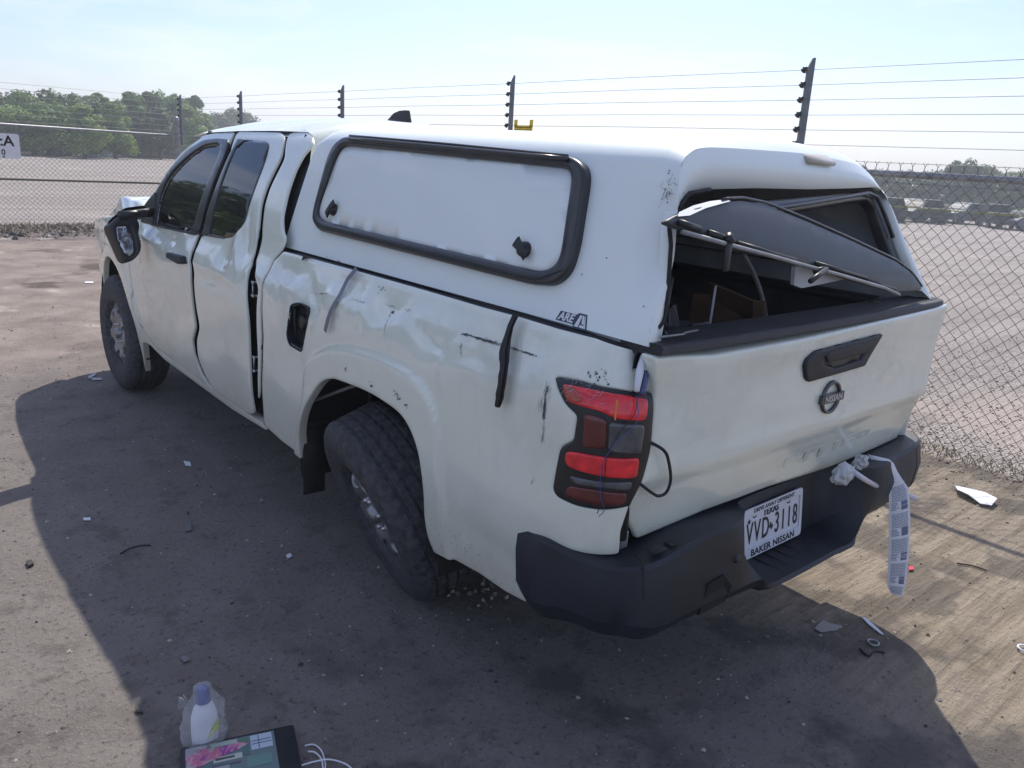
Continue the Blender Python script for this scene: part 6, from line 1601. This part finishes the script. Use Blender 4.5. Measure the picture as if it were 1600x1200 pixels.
gtube('charging_cable', [(-1.427,-0.628), (-1.413,-0.642), (-1.410,-0.675), (-1.423,-0.712), (-1.431,-0.752)], .0022, M_PAPER, 'white charging cable leaving the device below the outer loop', 'cable', .010)
gtube('charging_cable', [(-1.469,-0.669), (-1.434,-0.677), (-1.395,-0.695), (-1.368,-0.736), (-1.361,-0.781)], .0022, M_PAPER, 'white charging cable crossing the other two at the bottom edge', 'cable', .014)
# litter
def flake(name, pts, mat, label, cat, z=.006, th=.003, curl=0.0):
    n = len(pts); cx_ = sum(p_[0] for p_ in pts) / n; cy_ = sum(p_[1] for p_ in pts) / n
    rs_ = random.Random(len(label)); zz = [z + curl * rs_.random() for _ in pts]
    v = [(x, y, q + th) for (x, y), q in zip(pts, zz)] + [(x, y, q) for (x, y), q in zip(pts, zz)] + [(cx_, cy_, z + th + curl * .9)]
    f = [(i, (i + 1) % n, 2 * n) for i in range(n)] + [(i, n + i, n + (i + 1) % n, (i + 1) % n) for i in range(n)]
    o = link(name, v, f, mat, None, False); tag(o, label, cat); return o
M_SHARD = simple('grey_shard', (.10, .10, .105), .45, coat=.3)
wp = flake('paper_wrapper', [(2.415,-0.904), (2.417,-0.968), (2.469,-1.043), (2.386,-1.130), (2.283,-1.139), (2.264,-1.089), (2.296,-1.012), (2.323,-0.949)], M_PAPER, 'crumpled white paper wrapper on the sand near the fence foot', 'paper', .008, .004, .03)
flake('plastic_shard', [(0.384,-1.168), (0.463,-1.156), (0.472,-1.194), (0.493,-1.219), (0.447,-1.228), (0.380,-1.196)], M_SHARD, 'dark grey angular plastic shard in the shadow right of the bumper', 'shard')
flake('white_sliver', [(0.621,-1.235), (0.627,-1.250), (0.603,-1.297), (0.572,-1.347), (0.568,-1.334), (0.591,-1.278)], M_PAPER, 'thin white pointed sliver in the shadow edge by the rubber ring', 'sliver')
def ring(c, r, mat, label, tr_=.004):
    b = MB(); b.tube([(c[0] + r * math.cos(a), c[1] + r * math.sin(a), .008) for a in [k * math.pi / 10 for k in range(20)]], tr_, 8, closed=True); o = b.build('ring', mat); tag(o, label, 'ring')
ring([(0.484,-1.349)][0], .019, M_GALV, 'small silver ring lying in the truck shadow near the sliver')
ring([(0.933,-1.713)][0], .022, M_PAPER, 'white plastic ring on sunlit sand at the right edge')
gtube('rubber_strip', [(0.405,-1.336), (0.388,-1.376), (0.435,-1.377), (0.459,-1.404)], .004, M_RUBBER, 'bent black rubber strip just below the silver ring', 'strip')
gtube('twig', [(1.443,-1.283), (1.481,-1.337), (1.489,-1.391)], .004, M_BARK, 'thin brown twig lying on the open sand right of the paper strip', 'twig')
flake('red_chip', [(1.215,-1.163), (1.233,-1.175), (1.204,-1.190), (1.181,-1.180)], M_RED, 'tiny bright red plastic chip on the sand by the paper strip', 'chip')
flake('pale_flake', [(-0.990,1.692), (-0.968,1.657), (-0.981,1.602), (-1.002,1.626)], M_PAPER, 'small white flake in shadow left of the leaning wheel', 'flake')
flake('pale_flake', [(-1.231,0.966), (-1.204,0.963), (-1.227,0.881), (-1.255,0.885)], M_SHARD, 'pale grey square flake in the middle of the shadow', 'flake')
flake('pale_flake', [(-1.572,1.252), (-1.546,1.242), (-1.550,1.214), (-1.575,1.230)], M_PAPER, 'bright white flake near the left edge of the shadow', 'flake')
flake('pale_flake', [(-1.567,0.010), (-1.548,0.005), (-1.543,-0.023), (-1.565,-0.025)], M_SHARD, 'grey flake above the bagged bottle', 'flake')
flake('pale_flake', [(-0.990,0.451), (-0.970,0.458), (-0.971,0.432), (-0.995,0.422)], M_PAPER, 'tiny white flake left of the fallen rim', 'flake')
flake('pale_flake', [(-1.016,3.570), (-0.940,3.663), (-0.957,3.595), (-1.020,3.499)], M_SHARD, 'flat pale shard on the ground beside the front tyre', 'shard')
flake('pale_flake', [(-1.002,3.526), (-0.948,3.496), (-0.953,3.444), (-1.010,3.457)], M_SHARD, 'thin pale shard just below the other shard at the front tyre', 'shard')
gtube('dry_stalk', [(-1.530,0.836), (-1.481,0.863), (-1.439,0.861), (-1.409,0.841)], .003, M_RUBBER, 'dark curved stalk lying in the big shadow', 'stalk')
flake('dirt_clod', [(-1.841,0.965), (-1.821,0.964), (-1.821,0.928), (-1.841,0.917)], M_ST[2], 'dark dirt clod on sunlit asphalt at the left edge', 'clod', 0, .012)
flake('dirt_clod', [(-1.753,-0.163), (-1.742,-0.177), (-1.740,-0.193), (-1.754,-0.179)], M_ST[2], 'small brown clod on sunlit asphalt left of the bottle', 'clod', 0, .008)
flake('cigarette_end', [(-0.099,7.637), (-0.018,7.609), (-0.039,7.521), (-0.119,7.548)], M_PAPER, 'small white stick on the dirt in front of the truck', 'stick')
rs = random.Random(31)
for k, (px, py) in enumerate(STONES):
    r = rs.uniform(.009, .017); mb = MB(); stone_geo(mb, (0, 0, 0), r, k + 100); o = mb.build('stone', M_ST[1] if rs.random() < .6 else M_ST[0], smooth=False); o.location = (px, py, r * .45)
    tag(o, 'pale stone in the scattered pile beside the broken rear wheel', 'stone', 'stones beside the broken wheel')

for o in scene.objects:
    if o.name.split('.')[0] in ('scratches', 'bare_chips', 'shell_scuffs', 'lens_cracks', 'printed_text', 'barcode', 'dark_print', 'step_ribs', 'cap_ribs', 'wheel_nuts', 'mark_lettering', 'bag_knot'): o['kind'] = 'stuff'

# ================================================================= thin summer haze
hm = bpy.data.materials.new('pale_air'); hm.use_nodes = True; hn = hm.node_tree.nodes; hn.remove(hn['Principled BSDF'])
hv = hn.new('ShaderNodeVolumePrincipled'); hv.inputs['Color'].default_value = (.86, .93, 1, 1); hv.inputs['Density'].default_value = .0024; hv.inputs['Anisotropy'].default_value = .3
hm.node_tree.links.new(hv.outputs[0], hn['Material Output'].inputs['Volume'])
b = MB(); b.box((0, 0, 3.6), (900, 900, 12.0)); o = b.build('haze', hm, smooth=False); tag(o, kind='stuff')
